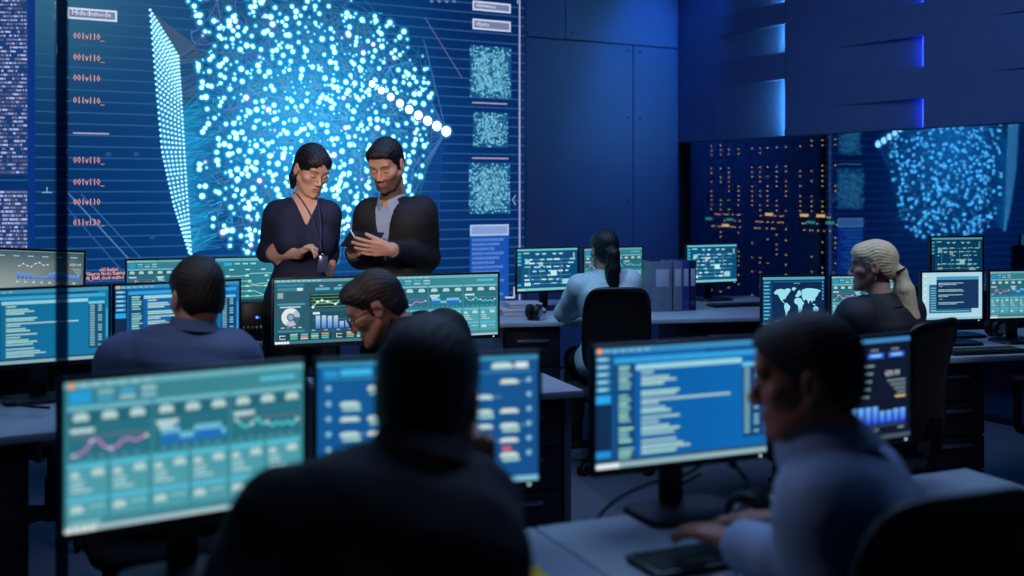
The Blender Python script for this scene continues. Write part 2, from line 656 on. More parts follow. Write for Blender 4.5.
def scr_bars(ui):
    ui.quad([(0, 0), (1, 0), (1, 1), (0, 1)], [(44, 92, 108), (40, 88, 106), (36, 84, 102), (40, 90, 110)], 1)
    ui.rect(0, 0, 1, 0.05, (90, 160, 170), 2)
    for i in range(9):
        ui.rect(0.02 + i * 0.045, 0.016, 0.03, 0.02, (160, 205, 210), 3)
    ui.rect(0.02, 0.075, 0.24, 0.035, (50, 130, 160), 2)
    ui.rect(0.03, 0.13, 0.23, 0.05, (60, 135, 145), 2)
    ui.rect(0.2, 0.135, 0.05, 0.045, (205, 228, 228), 3)
    for i in range(4):
        ui.rect(0.03, 0.21 + i * 0.022, 0.05, 0.013, (180, 205, 205), 3)
    ui.rect(0.03, 0.37, 0.24, 0.03, (70, 150, 170), 2)
    ui.rect(0.05, 0.42, 0.18, 0.018, (200, 220, 222), 3)
    cu, cv = 0.145, 0.585
    for j in range(20):
        a0, a1 = 2 * math.pi * j / 20, 2 * math.pi * (j + 1) / 20
        c = (222, 230, 235) if 2 < j < 13 else ((170, 190, 210) if j < 17 else (70, 100, 120))
        pp = []
        for rr, aa in ((0.016, a0), (0.038, a0), (0.038, a1), (0.016, a1)):
            pp.append((cu + rr * math.cos(aa) / ui.w, cv - rr * math.sin(aa) / ui.h))
        ui.poly(pp, c, 3)
    ui.disk(cu, cv, 0.012, (140, 165, 180), 3, 10)
    for i in range(4):
        ui.rect(0.06 + i * 0.05, 0.74, 0.03, 0.014, (200, 215, 215) if i != 1 else (235, 110, 130), 3)
    ui.rect(0.03, 0.785, 0.24, 0.03, (50, 140, 150), 2)
    for i in range(4):
        ui.rect(0.4 + i * 0.165, 0.105, 0.03, 0.014, (200, 220, 220), 3)
        ui.rect(0.36 + i * 0.165, 0.14, 0.13, 0.04, (80, 175, 205), 3)
    ui.rect(0.31, 0.23, 0.42, 0.23, (20, 48, 52), 2)
    for i in range(5):
        ui.line([(0.32, 0.25 + i * 0.047), (0.72, 0.25 + i * 0.047)], 0.0014, (140, 205, 170), 3)
    pts = [(0.34, 0.44), (0.38, 0.36), (0.42, 0.34), (0.47, 0.36), (0.54, 0.4), (0.58, 0.35), (0.63, 0.31), (0.69, 0.26)]
    ui.line(pts, 0.003, (200, 240, 215), 4)
    ui.line([(p[0], 0.62 - p[1] * 0.7) for p in pts], 0.002, (80, 190, 130), 4)
    for q in pts:
        ui.disk(q[0], q[1], 0.006, (220, 240, 235), 5)
    for i in range(6):
        ui.rect(0.8, 0.22 + i * 0.05, 0.06 - 0.006 * (i % 3), 0.016, (190, 215, 215), 3)
    ui.rect(0.31, 0.52, 0.66, 0.27, (34, 76, 92), 2)
    ui.rect(0.34, 0.52, 0.06, 0.035, (215, 232, 232), 3)
    ui.line([(0.34, 0.64), (0.96, 0.62)], 0.0016, (70, 160, 90), 3)
    hs = [.2, .2, .19, .19, .1, .12, .13, .22, .21, .16, .14]
    for i, h in enumerate(hs):
        u = 0.365 + i * 0.053
        lo, hi = (56, 116, 210), (180, 214, 245)
        ui.quad([(u, 0.775 - h), (u + 0.038, 0.775 - h), (u + 0.038, 0.775), (u, 0.775)], [hi, hi, lo, lo], 4)
    for i in range(6):
        ui.rect(0.33 + i * 0.11, 0.795, 0.03, 0.012, (180, 210, 210), 3)
    for g in range(2):
        u0 = 0.05 + g * 0.5
        ui.rect(u0 - 0.02, 0.835, 0.48, 0.11, (30, 66, 82), 2)
        for i in range(4):
            for r in range(3):
                c = (225, 150, 110) if (i + r * 2 + g) % 5 == 3 else ((90, 190, 170) if (i + r) % 3 else (190, 215, 215))
                ui.rect(u0 + 0.09 + i * 0.092, 0.845 + r * 0.032, 0.065, 0.022, c, 3)
        ui.line([(u0, 0.86), (u0, 0.92), (u0 + 0.05, 0.92)], 0.003, (210, 225, 225), 3)
        ui.line([(u0, 0.87), (u0 + 0.05, 0.87)], 0.003, (210, 225, 225), 3)
    ui.rect(0, 0.955, 1, 0.045, (70, 120, 136), 2)
    for i in range(5):
        ui.disk(0.02 + i * 0.025, 0.978, 0.006, (240, 248, 250), 3)


def scr_network(ui, seed=3):
    rr = random.Random(seed)
    ui.quad([(0, 0), (1, 0), (1, 1), (0, 1)], [(14, 84, 126), (12, 74, 118), (10, 74, 118), (12, 86, 130)], 1)
    ui.rect(0, 0, 1, 0.05, (100, 190, 200), 2)
    ui.rect(0, 0.05, 0.075, 0.88, (18, 64, 92), 2)
    for i in range(4):
        ui.rect(0.01, 0.09 + i * 0.085, 0.055, 0.055, (70, 175, 215), 3)
    ui.rect(0.01, 0.83, 0.055, 0.06, (50, 160, 205), 3)
    ui.rect(0.1, 0.09, 0.1, 0.03, (150, 210, 210), 3)
    for i in range(2):
        for j in range(2):
            u = 0.29 + i * 0.28 + j * 0.11
            ui.poly([(u, 0.11), (u + 0.08, 0.11), (u + 0.055, 0.15), (u + 0.025, 0.15)], (170, 225, 215), 3)
    rows = [0.24, 0.33, 0.42, 0.52, 0.62, 0.72, 0.82]
    for v in rows[:2] + rows[4:]:
        ui.line([(0.13, v + 0.02), (0.9, v + 0.02)], 0.0016, (120, 190, 190), 2)
    for u in (0.2, 0.38, 0.55, 0.72):
        ui.line([(u, 0.25), (u, 0.84)], 0.0014, (120, 190, 190), 2)
    for v in rows:
        u = 0.12
        while u < 0.88:
            w = rr.uniform(0.03, 0.1)
            if rr.random() < 0.62:
                ui.rect(u, v, w, rr.uniform(0.02, 0.045), rr.choice([(170, 222, 228), (130, 208, 220), (205, 235, 238), (140, 212, 235)]), 3)
            u += w + rr.uniform(0.02, 0.06)
    ui.rect(0.13, 0.25, 0.08, 0.09, (140, 205, 200), 3)
    ui.rect(0.13, 0.3, 0.04, 0.06, (170, 225, 215), 4)
    ui.rect(0.36, 0.33, 0.06, 0.09, (190, 215, 225), 4)
    ui.rect(0.375, 0.36, 0.03, 0.04, (220, 110, 150), 5)
    ui.rect(0.55, 0.53, 0.1, 0.12, (190, 240, 235), 4)
    ui.rect(0.74, 0.74, 0.12, 0.12, (150, 215, 220), 4)
    ui.rect(0.12, 0.8, 0.1, 0.08, (180, 228, 225), 4)
    ui.rect(0.92, 0.1, 0.045, 0.16, (40, 110, 130), 3)
    for i in range(4):
        ui.rect(0.925, 0.12 + i * 0.035, 0.02, 0.02, (230, 220, 170), 4)
    ui.rect(0, 0.94, 1, 0.06, (120, 200, 205), 2)
    ui.rect(0.02, 0.955, 0.1, 0.02, (225, 225, 170), 3)


def scr_lines(ui):
    """rail-like line diagram"""
    ui.quad([(0, 0), (1, 0), (1, 1), (0, 1)], [(40, 120, 140), (44, 128, 146), (42, 128, 140), (38, 118, 136)], 1)
    ui.rect(0, 0, 1, 0.06, (90, 175, 190), 2)
    ui.rect(0.1, 0.09, 0.09, 0.06, (50, 170, 215), 3)
    for i in range(3):
        ui.rect(0.22 + i * 0.09, 0.1, 0.06, 0.03, (150, 210, 215), 3)
    for i in range(5):
        ui.rect(0.16 + i * 0.18, 0.22, 0.05, 0.025, (190, 225, 220), 3)
    for r in range(5):
        v = 0.36 + r * 0.1
        ui.line([(0.05, v), (0.3 + 0.05 * r, v), (0.42 + 0.05 * r, v + (0.1 if r % 2 else -0.05)), (0.75, v + (0.1 if r % 2 else -0.05)), (0.85, v), (0.97, v)], 0.0028, (190, 230, 210), 3)
        for i in range(4):
            ui.rect(0.12 + i * 0.22 + 0.03 * (r % 2), v - 0.02, 0.04, 0.035, (170, 225, 200), 4)
    ui.line([(0.55, 0.85), (0.8, 0.36)], 0.003, (210, 240, 215), 3)
    ui.rect(0, 0.94, 1, 0.06, (80, 150, 165), 2)


CONT = [
    [(0.16, 0.33), (0.2, 0.27), (0.27, 0.25), (0.33, 0.27), (0.38, 0.24), (0.44, 0.27), (0.41, 0.33), (0.385, 0.37), (0.36, 0.41), (0.345, 0.46), (0.325, 0.45), (0.3, 0.48), (0.33, 0.53), (0.315, 0.53), (0.27, 0.47), (0.25, 0.42), (0.22, 0.36), (0.18, 0.36)],
    [(0.45, 0.235), (0.5, 0.225), (0.52, 0.25), (0.48, 0.3), (0.46, 0.28)],
    [(0.335, 0.53), (0.375, 0.535), (0.425, 0.6), (0.41, 0.67), (0.385, 0.7), (0.365, 0.79), (0.355, 0.8), (0.345, 0.72), (0.325, 0.61)],
    [(0.505, 0.38), (0.53, 0.36), (0.54, 0.31), (0.57, 0.28), (0.59, 0.3), (0.6, 0.34), (0.6, 0.38), (0.57, 0.4), (0.545, 0.42), (0.51, 0.42)],
    [(0.5, 0.45), (0.55, 0.43), (0.6, 0.45), (0.625, 0.51), (0.65, 0.54), (0.62, 0.6), (0.61, 0.68), (0.58, 0.75), (0.56, 0.73), (0.55, 0.62), (0.54, 0.57), (0.5, 0.55), (0.485, 0.5)],
    [(0.605, 0.34), (0.61, 0.28), (0.68, 0.25), (0.76, 0.25), (0.86, 0.27), (0.92, 0.3), (0.88, 0.34), (0.86, 0.4), (0.83, 0.44), (0.82, 0.5), (0.79, 0.49), (0.775, 0.54), (0.755, 0.49), (0.735, 0.5), (0.715, 0.56), (0.695, 0.48), (0.665, 0.47), (0.645, 0.5), (0.615, 0.43), (0.61, 0.39)],
    [(0.79, 0.63), (0.83, 0.6), (0.865, 0.62), (0.885, 0.67), (0.86, 0.72), (0.83, 0.7), (0.795, 0.71)],
    [(0.78, 0.56), (0.81, 0.56), (0.84, 0.58), (0.8, 0.585)],
]


def scr_map(ui):
    ui.quad([(0, 0), (1, 0), (1, 1), (0, 1)], [(12, 44, 84), (12, 40, 78), (10, 38, 74), (12, 44, 82)], 1)
    ui.rect(0, 0, 1, 0.06, (80, 160, 190), 2)
    ui.rect(0, 0.06, 0.15, 0.88, (20, 70, 110), 2)
    for i in range(11):
        ui.rect(0.02, 0.1 + i * 0.075, random.uniform(0.07, 0.11), 0.03, (90, 180, 215), 3)
    ui.rect(0.17, 0.085, 0.8, 0.03, (30, 90, 130), 2)
    ui.rect(0.5, 0.13, 0.1, 0.015, (120, 170, 190), 3)
    for c in CONT:
        ui.poly([(0.02 + a * 1.0, b * 1.06 - 0.02) for a, b in c], (150, 222, 235), 3)
    for i in range(6):
        ui.rect(0.955, 0.1 + i * 0.07, 0.03, 0.04, (60, 150, 195), 3)
    for i in range(3):
        ui.rect(0.2 + 0.22 * i, 0.9, 0.16, 0.02, (120, 190, 200), 3)
    ui.rect(0, 0.95, 1, 0.05, (60, 110, 140), 2)


def scr_terminal(ui):
    ui.rect(0, 0, 1, 1, (172, 212, 226), 1)
    for i in range(6):
        ui.rect(0.04, 0.06 + i * 0.13, 0.03, 0.03, (225, 240, 245), 2)
    ui.rect(0.12, 0.26, 0.7, 0.6, (38, 92, 128), 2)
    for i in range(10):
        ui.rect(0.14, 0.32 + i * 0.052, 0.09, 0.022, (110, 180, 205), 3)
    ui.rect(0.24, 0.09, 0.7, 0.68, (22, 52, 92), 3)
    ui.rect(0.24, 0.09, 0.7, 0.07, (70, 150, 190), 4)
    for v, w in ((0.22, 0.42), (0.25, 0.3), (0.36, 0.4), (0.39, 0.42), (0.47, 0.4), (0.5, 0.16), (0.63, 0.42), (0.66, 0.3)):
        ui.words(0.27, v, w, 0.02, (150, 190, 190), 5)
    for i in range(2):
        ui.rect(0.28, 0.29 + i * 0.27, 0.06, 0.015, (120, 170, 190), 5)
    ui.rect(0.15, 0.81, 0.64, 0.025, (90, 170, 200), 4)
    ui.rect(0, 0.955, 1, 0.045, (140, 190, 210), 2)


SCREEN = attr_mat('screen_light', strength=1.0, rough=0.35, spec=0.3)


# ------------------------------------------------------------------ monitors
def make_monitor(label, base, yaw, zb, w, h, fn, group='desk monitors', tilt=0.0, roll=0.0, gain=1.0, cat='monitor', neck=True):
    """base: Vector on the desk top below the panel's middle; zb: height of the panel's lower edge above the floor"""
    M = MATS
    root = empty('desk_monitor', base, yaw, label, cat, group)
    rz = zb - base.z
    bz = 0.009
    T = Matrix.Translation((0, 0, rz)) @ Matrix.Rotation(roll, 4, 'Y') @ Matrix.Rotation(tilt, 4, 'X')
    b = MB()
    # case: frame of four bars round the picture plus a stepped back shell
    b.box((-w / 2, -0.004, 0), (w / 2, 0.022, 0.0165), 0.003, T)
    b.box((-w / 2, -0.004, h - bz), (w / 2, 0.022, h), 0.003, T)
    b.box((-w / 2, -0.004, 0.0), (-w / 2 + bz, 0.022, h), 0.003, T)
    b.box((w / 2 - bz, -0.004, 0.0), (w / 2, 0.022, h), 0.003, T)
    b.box((-w / 2 + 0.005, 0.004, 0.004), (w / 2 - 0.005, 0.03, h - 0.004), 0.006, T)
    b.box((-w * 0.33, 0.026, h * 0.2), (w * 0.33, 0.05, h * 0.85), 0.012, T)
    b.build('casing', M['black_plastic'], root)
    sw, sh = w - 2 * bz + 0.002, h - bz - 0.0165 + 0.002
    ui = UI(sw, sh)
    fn(ui)
    if gain != 1.0:
        ui.c = [(c[0] * gain, c[1] * gain, c[2] * gain, 1) for c in ui.c]
    s = link_mesh('screen', ui.mesh('screen'), SCREEN, root)
    s.matrix_local = T @ Matrix.Translation((0, 0.0015, 0.0155))
    led = MB()
    led.lathe([(0, 0.0022), (0.0022, 0.0018), (0.003, 0)], 10, T @ Matrix.Translation((w / 2 - 0.03, -0.004, 0.009)) @ Matrix.Rotation(R(90), 4, 'X'))
    led.build('power_light', M['led_white'], root)
    if neck:
        n = MB()
        n.box((-0.03, 0.05, 0.012), (0.03, 0.072, rz + h * 0.62), 0.006)
        n.box((-0.045, 0.042, rz + h * 0.35), (0.045, 0.06, rz + h * 0.65), 0.005)
        n.build('stand_neck', M['black_plastic'], root)
        n = MB()
        out = []
        for i in range(28):
            a = 2 * math.pi * i / 28
            ca, sa = math.cos(a), math.sin(a)
            out.append((0.13 * math.copysign(abs(ca) ** 0.35, ca), 0.095 * math.copysign(abs(sa) ** 0.35, sa)))
        t = bmesh.new()
        lo = [t.verts.new((x, y + 0.0, 0.001)) for x, y in out]
        hi = [t.verts.new((x * 0.96, y * 0.95 + 0.0, 0.013)) for x, y in out]
        t.faces.new(list(reversed(lo)))
        t.faces.new(hi)
        for i in range(28):
            j = (i + 1) % 28
            t.faces.new((lo[i], lo[j], hi[j], hi[i]))
        n._add(t, None)
        n.build('stand_base', M['black_plastic'], root)
    return root


def mon_at(label, px, Y, yaw_deg, fn, w=0.485, h=0.29, ztop=1.15, desk=0.7405, **kw):
    """px,Y: lower-left corner of the panel in view"""
    p = P(px, 300, Y)
    yaw = R(yaw_deg)
    c = Vector((p.x + math.cos(yaw) * w / 2, p.y + math.sin(yaw) * w / 2, desk))
    return make_monitor(label, c, yaw, ztop - h, w, h, fn, **kw)
# ------------------------------------------------------------------ materials used by the place
mat('black_plastic', (14, 15, 19), 0.42, noise=0.1, bump=0.05, bscale=400)
mat('led_white', (230, 240, 255), emit=(220, 235, 255), estr=1.2)
mat('desk_white', (176, 184, 196), 0.34, noise=0.04, nscale=12, bump=0.03, bscale=300)
mat('desk_edge', (120, 128, 142), 0.4, noise=0.05)
mat('steel_dark', (44, 48, 58), 0.38, 0.7, noise=0.08)
mat('steel_light', (150, 156, 166), 0.3, 0.85, noise=0.05)
mat('cabinet_dark', (34, 37, 46), 0.45, noise=0.06, bump=0.03, bscale=500)
mat('chair_fabric', (13, 14, 18), 0.85, noise=0.25, nscale=220, bump=0.35, bscale=600)
mat('chair_plastic', (12, 12, 15), 0.45, noise=0.1)
mat('floor_grey', (92, 98, 112), 0.32, noise=0.1, nscale=3.5, bump=0.04, bscale=90)
mat('wall_paint', (70, 88, 128), 0.5, noise=0.04, nscale=3, bump=0.02, bscale=120)
mat('wall_dark', (26, 28, 38), 0.7, noise=0.1)
mat('seam_dark', (8, 9, 14), 0.8)
mat('ceiling_dark', (30, 33, 42), 0.8, noise=0.06)
mat('rubber', (9, 9, 10), 0.75, noise=0.1)
mat('rack_black', (18, 19, 24), 0.5, noise=0.1)
mat('paper_white', (196, 202, 212), 0.7, noise=0.05)
mat('binder_grey', (122, 130, 148), 0.55, noise=0.05, bump=0.05)
mat('binder_blue', (34, 66, 150), 0.5, noise=0.06)
mat('binder_navy', (24, 30, 62), 0.5, noise=0.06)
mat('sticky_yellow', (246, 206, 40), 0.6, noise=0.04)
mat('leatherette', (16, 16, 18), 0.55, noise=0.2, nscale=80, bump=0.2, bscale=180)
emis('led_cyan_strip', (120, 214, 255), 85.0)
emis('led_blue_strip', (40, 70, 255), 26.0)
glass_mat('glass_coated', 0.25, (0.74, 0.77, 0.86), gtint=(0.24, 0.62, 1.0))
glass_mat('glass_clear', 0.03, (0.97, 0.985, 1.0))
glass_mat('glass_smoked', 0.02, (0.16, 0.22, 0.30))

TH = R(30)
DU = Vector((math.cos(TH), math.sin(TH), 0))
DV = Vector((-math.sin(TH), math.cos(TH), 0))
V_BACK = 7.761       # plane of the display wall
U_RIGHT = 6.2        # plane of the side wall


def W(u, v, z=0.0):
    return DU * u + DV * v + Vector((0, 0, z))


ROOM = Matrix.Rotation(TH, 4, 'Z')     # room axes -> world


def struct(name, mb, m, smooth=0):
    o = mb.build(name, m, None, smooth)
    o.rotation_euler = (0, 0, TH)
    o['kind'] = 'structure'
    return o


def on_back(px, py):
    """(u, z) where a line of sight meets the display wall"""
    r = Vector(((px - CX) / F_PX, 1, -(py - HOR) / F_PX))
    Y = (V_BACK - 0.06) / r.dot(DV)
    p = r * Y
    return p.dot(DU), CAM_H + p.z


def on_side(px, py, u=U_RIGHT):
    r = Vector(((px - CX) / F_PX, 1, -(py - HOR) / F_PX))
    Y = u / r.dot(DU)
    p = r * Y
    return p.dot(DV), CAM_H + p.z


CEIL = 4.3
U0, V0 = -5.0, -2.2
SOFFIT = 1.925
struct('floor', MB().box((U0, V0, -0.08), (9.4, V_BACK + 2.4, 0.0)), MATS['floor_grey'])
struct('ceiling', MB().box((U0, V0, CEIL), (9.4, V_BACK + 2.4, CEIL + 0.1)), MATS['ceiling_dark'])
struct('wall_left', MB().box((U0 - 0.15, V0, 0), (U0, V_BACK, CEIL)), MATS['wall_dark'])

# back wall: paint panels with open seams over a dark backing
b = MB()
b.box((U0, V_BACK + 0.02, 0), (U_RIGHT + 0.3, V_BACK + 0.18, CEIL))
struct('wall_back', b, MATS['seam_dark'])
us = [U0, -1.9, 1.0, on_back(637, 100)[0], U_RIGHT]
zs = on_back(600, 41.5)[1]
b = MB()
ub = [U0, -1.9, 1.0, on_back(637, 150)[0], U_RIGHT]
ut = [U0, -1.9, on_back(569, 10)[0], U_RIGHT]
for a, c in zip(ub[:-1], ub[1:]):
    b.box((a + 0.004, V_BACK - 0.004, 0.02), (c - 0.004, V_BACK + 0.022, zs - 0.005), 0.003)
for a, c in zip(ut[:-1], ut[1:]):
    b.box((a + 0.004, V_BACK - 0.004, zs + 0.005), (c - 0.004, V_BACK + 0.022, CEIL - 0.005), 0.003)
struct('wall_back_panel', b, MATS['wall_paint'])
b = MB()
for px, py in ((632, 50), (632, 117), (632, 200), (576, 32), (531, 32), (644, 51), (644, 118)):
    u, z = on_back(px, py)
    b.lathe([(0, 0.004), (0.009, 0.003), (0.011, 0)], 10, Matrix.Translation((u, V_BACK - 0.004, z)) @ Matrix.Rotation(R(90), 4, 'X'))
struct('trim_1', b, MATS['steel_dark'])

# side wall above the glazing: modules with wedge-shaped light pockets
COLV = [7.76, on_side(785.5, 60)[0], on_side(923, 60)[0], on_side(923, 60)[0] * 2 - on_side(785.5, 60)[0], 2.4, 1.1, -0.2, -2.2]
POCK = {
    1: [(SOFFIT, on_side(785, 79)[1]), (on_side(785, 52)[1], on_side(785, 24)[1]), (on_side(785, 2)[1], 3.25)],
    2: [(SOFFIT, on_side(923, 98)[1]), (on_side(923, 67)[1], on_side(923, 35)[1]), (on_side(923, 3)[1], 3.02)],
    3: [(SOFFIT + 0.14, SOFFIT + 0.34), (2.40, 2.62), (2.86, 3.08)],
}
wall = MB()
strips = []
bm = bmesh.new()


def face(pts):
    bm.faces.new([bm.verts.new(p) for p in pts])


for k in range(1, len(COLV)):
    v_hi, v_lo = COLV[k - 1], COLV[k]
    zc = SOFFIT
    for z0, z1 in sorted(POCK.get(k, [])):
        if z0 > zc + 1e-4:
            face([(U_RIGHT, v_hi, zc), (U_RIGHT, v_lo, zc), (U_RIGHT, v_lo, z0), (U_RIGHT, v_hi, z0)])
        vs = v_lo + (v_hi - v_lo) * 0.62          # where the pocket begins
        dp = 0.055
        face([(U_RIGHT, v_hi, z0), (U_RIGHT, vs, z0), (U_RIGHT, vs, z1), (U_RIGHT, v_hi, z1)])
        face([(U_RIGHT, vs, z0), (U_RIGHT + dp, v_lo, z0), (U_RIGHT + dp, v_lo, z1), (U_RIGHT, vs, z1)])
        face([(U_RIGHT, vs, z0), (U_RIGHT, v_lo, z0), (U_RIGHT + dp, v_lo, z0)])
        face([(U_RIGHT, vs, z1), (U_RIGHT + dp, v_lo, z1), (U_RIGHT, v_lo, z1)])
        face([(U_RIGHT, v_lo, z0), (U_RIGHT, v_lo, z1), (U_RIGHT + dp, v_lo, z1), (U_RIGHT + dp, v_lo, z0)])
        strips.append((k, v_lo, z0, z1, dp))
        zc = z1
    face([(U_RIGHT, v_hi, zc), (U_RIGHT, v_lo, zc), (U_RIGHT, v_lo, CEIL), (U_RIGHT, v_hi, CEIL)])
face([(U_RIGHT, COLV[0], SOFFIT), (U_RIGHT + 0.35, COLV[0], SOFFIT), (U_RIGHT + 0.35, COLV[-1], SOFFIT), (U_RIGHT, COLV[-1], SOFFIT)])
face([(U_RIGHT + 0.35, COLV[0], SOFFIT), (U_RIGHT + 0.35, COLV[0], CEIL), (U_RIGHT + 0.35, COLV[-1], CEIL), (U_RIGHT + 0.35, COLV[-1], SOFFIT)])
bmesh.ops.remove_doubles(bm, verts=list(bm.verts), dist=1e-4)
me = bpy.data.meshes.new('wall_right')
bm.to_mesh(me)
bm.free()
o = link_mesh('wall_right', me, MATS['wall_paint'])
o.rotation_euler = (0, 0, TH)
o['kind'] = 'structure'
b = MB()
v1 = COLV[1]
b.box((U_RIGHT - 0.004, v1 - 0.006, SOFFIT), (U_RIGHT + 0.002, v1 + 0.006, CEIL))
struct('trim_2', b, MATS['wall_paint'])
WORD = ['lowest', 'middle', 'upper']
for i, (k, v_lo, z0, z1, dp) in enumerate(strips):
    o = MB().box((U_RIGHT + 0.012, v_lo + 0.004, z0 + 0.008), (U_RIGHT + dp - 0.008, v_lo + 0.012, z1 - 0.008), 0.002).build('led_strip', MATS['led_cyan_strip' if k == 1 else 'led_blue_strip'])
    o.rotation_euler = (0, 0, TH)
    zz = WORD[i % 3]
    where = {1: 'pale cyan light strip in the ' + zz + ' wall slot beside the blue end wall',
             2: 'deep blue light strip in the ' + zz + ' wall slot of the middle wall bay',
             3: 'deep blue light strip in the ' + zz + ' wall slot of the bay past the white screen'}[k]
    tag(o, where, 'light', 'light strips in the side wall')

# glazed front of the server room
GU = U_RIGHT + 0.06
o = struct('window_1', MB().box((GU, -2.2, 0.04), (GU + 0.012, V_BACK - 0.01, SOFFIT + 0.05)), MATS['glass_coated'])
b = MB()
b.box((GU - 0.02, -2.2, 0.0), (GU + 0.03, V_BACK - 0.005, 0.045), 0.004)
struct('trim_3', b, MATS['steel_dark'])
struct('wall_server_room', MB().box((9.25, V0, 0), (9.4, V_BACK + 2.4, CEIL)).box((U_RIGHT + 0.3, V_BACK + 2.25, 0), (9.25, V_BACK + 2.4, CEIL)), MATS['wall_dark'])

# ------------------------------------------------------------------ racks behind the glass
emis('led_amber', (255, 205, 120), 1.9)
emis('led_green', (60, 190, 150), 1.0)


DOT = MB().lathe([(0, 0.006), (0.0035, 0.006), (0.006, 0.0)], 8, Matrix.Rotation(R(-90), 4, 'Y')).mesh('indicator_light')
DOT.materials.append(MATS['led_amber'])
PILL = MB().box((-0.004, -0.05, 0), (0.003, 0.05, 0.024), 0.003).mesh('status_light')
PILL.materials.append(MATS['led_amber'])
GREEN = MB().box((-0.004, -0.05, 0), (0.003, 0.05, 0.024), 0.003).mesh('status_light')
GREEN.materials.append(MATS['led_green'])


def server_rack(vc, label, cols, seed):
    rr = random.Random(seed)
    root = empty('server_rack', W(7.22, vc), TH, label, 'server rack', 'server racks behind the glass')
    w, d, h = 0.6, 0.9, 2.1
    b = MB()
    b.box((0.02, -w / 2, 0.03), (d, w / 2, h), 0.008)
    b.box((0.0, -w / 2, 0.0), (d, -w / 2 + 0.045, h), 0.004)
    b.box((0.0, w / 2 - 0.045, 0.0), (d, w / 2, h), 0.004)
    b.box((0.0, -w / 2, h - 0.06), (d, w / 2, h), 0.004)
    b.build('cabinet', MATS['rack_black'], root)
    z = 0.08
    while z < h - 0.14:
        hh = rr.choice([0.085, 0.085, 0.13])
        MB().box((0.004, -w / 2 + 0.05, z), (0.03, w / 2 - 0.05, z + hh), 0.004).build('server_unit', MATS['cabinet_dark'], root)
        z += hh + 0.006
    spots_, greens, pills = [], [], []
    for y in cols:
        z = 0.5
        while z < h - 0.1:
            if 1.12 < z < 1.3 or 1.72 < z < 1.82:
                z += 0.045
                continue
            if rr.random() < (0.66 if z > 1.3 else 0.42):
                spots_.append((y, z))
            z += 0.045
    for k, z in enumerate((1.14, 1.2, 1.26)):
        y = -w / 2 + 0.08
        while y < w / 2 - 0.1:
            q = rr.random()
            if q < 0.12:
                (greens if k == 1 else pills).append((y + 0.05, z))
                y += 0.12
            elif q < 0.6:
                spots_.append((y, z))
                y += 0.03
            else:
                y += 0.04
    rr.shuffle(spots_)
    for lst, me_, nm in ((spots_[:96], DOT, 'indicator_light'), (pills, PILL, 'status_light'), (greens, GREEN, 'status_light')):
        for y, z in lst:
            o = bpy.data.objects.new(nm, me_)
            COL.objects.link(o)
            o.parent = root
            o.location = (-0.001, y, z)
    return root


server_rack(8.32, 'black server rack with amber lights closest to the blue end wall', (-0.2, -0.06, 0.06, 0.2), 4)
server_rack(7.70, 'black server rack with amber lights between the two other racks', (-0.22, -0.1, 0.02, 0.12, 0.23), 5)
server_rack(7.08, 'black server rack with amber lights farthest from the blue end wall', (-0.2, -0.05, 0.08, 0.22), 6)
# ------------------------------------------------------------------ display wall
VU0, VU1, VZ0, VZ1 = -4.85, on_back(524.5, 150)[0], 0.5, 3.5
VW, VH = VU1 - VU0, VZ1 - VZ0
root = empty('video_wall', W((VU0 + VU1) / 2, V_BACK - 0.06, 0.0), TH,
             'huge video wall showing a glowing blue data cloud behind the standing pair', 'video wall')
MB().box((-VW / 2 - 0.012, 0.003, VZ0 - 0.012), (VW / 2 + 0.012, 0.05, VZ1 + 0.012), 0.004).build('casing', MATS['black_plastic'], root)
vw = UI(VW, VH)


def v_(px, py):
    u, z = on_back(px, py)
    return ((u - VU0) / VW, (VZ1 - z) / VH)


def px2m(px=300):
    return (on_back(px + 1, 150)[0] - on_back(px, 150)[0])


blob_pts = [(185, -70), (186, 0), (190, 40), (196, 75), (204, 110), (200, 150), (198, 190), (208, 225), (232, 248), (270, 258), (330, 262), (380, 258), (405, 235), (420, 190), (426, 150), (436, 112), (434, 85), (424, 52), (402, 28), (370, 10), (330, -10), (300, -70)]


def inside(x, y, pts):
    c = False
    j = len(pts) - 1
    for i in range(len(pts)):
        xi, yi = pts[i]
        xj, yj = pts[j]
        if (yi > y) != (yj > y) and x < (xj - xi) * (y - yi) / (yj - yi) + xi:
            c = not c
        j = i
    return c


def bgcol(px, py):
    g1 = math.exp(-(((px - 310) / 125) ** 2 + ((py - 115) / 125) ** 2))
    g2 = math.exp(-(((px - 300) / 80) ** 2 + ((py - 120) / 95) ** 2))
    g3 = math.exp(-(((px - 50) / 130) ** 2 + ((py + 15) / 110) ** 2))
    base = np.array([3, 38, 88.0]) + np.array([2, 22, 34.0]) * min(1, max(0, (py - 40) / 200)) * (0.4 if px > 420 else 0.6)
    base = base + np.array([6, 56, 82.0]) * g1 + np.array([14, 56, 56.0]) * g2 + np.array([46, 66, 44.0]) * g3
    if px > 430:
        base = base - np.array([0, 6, 4.0])
    return base


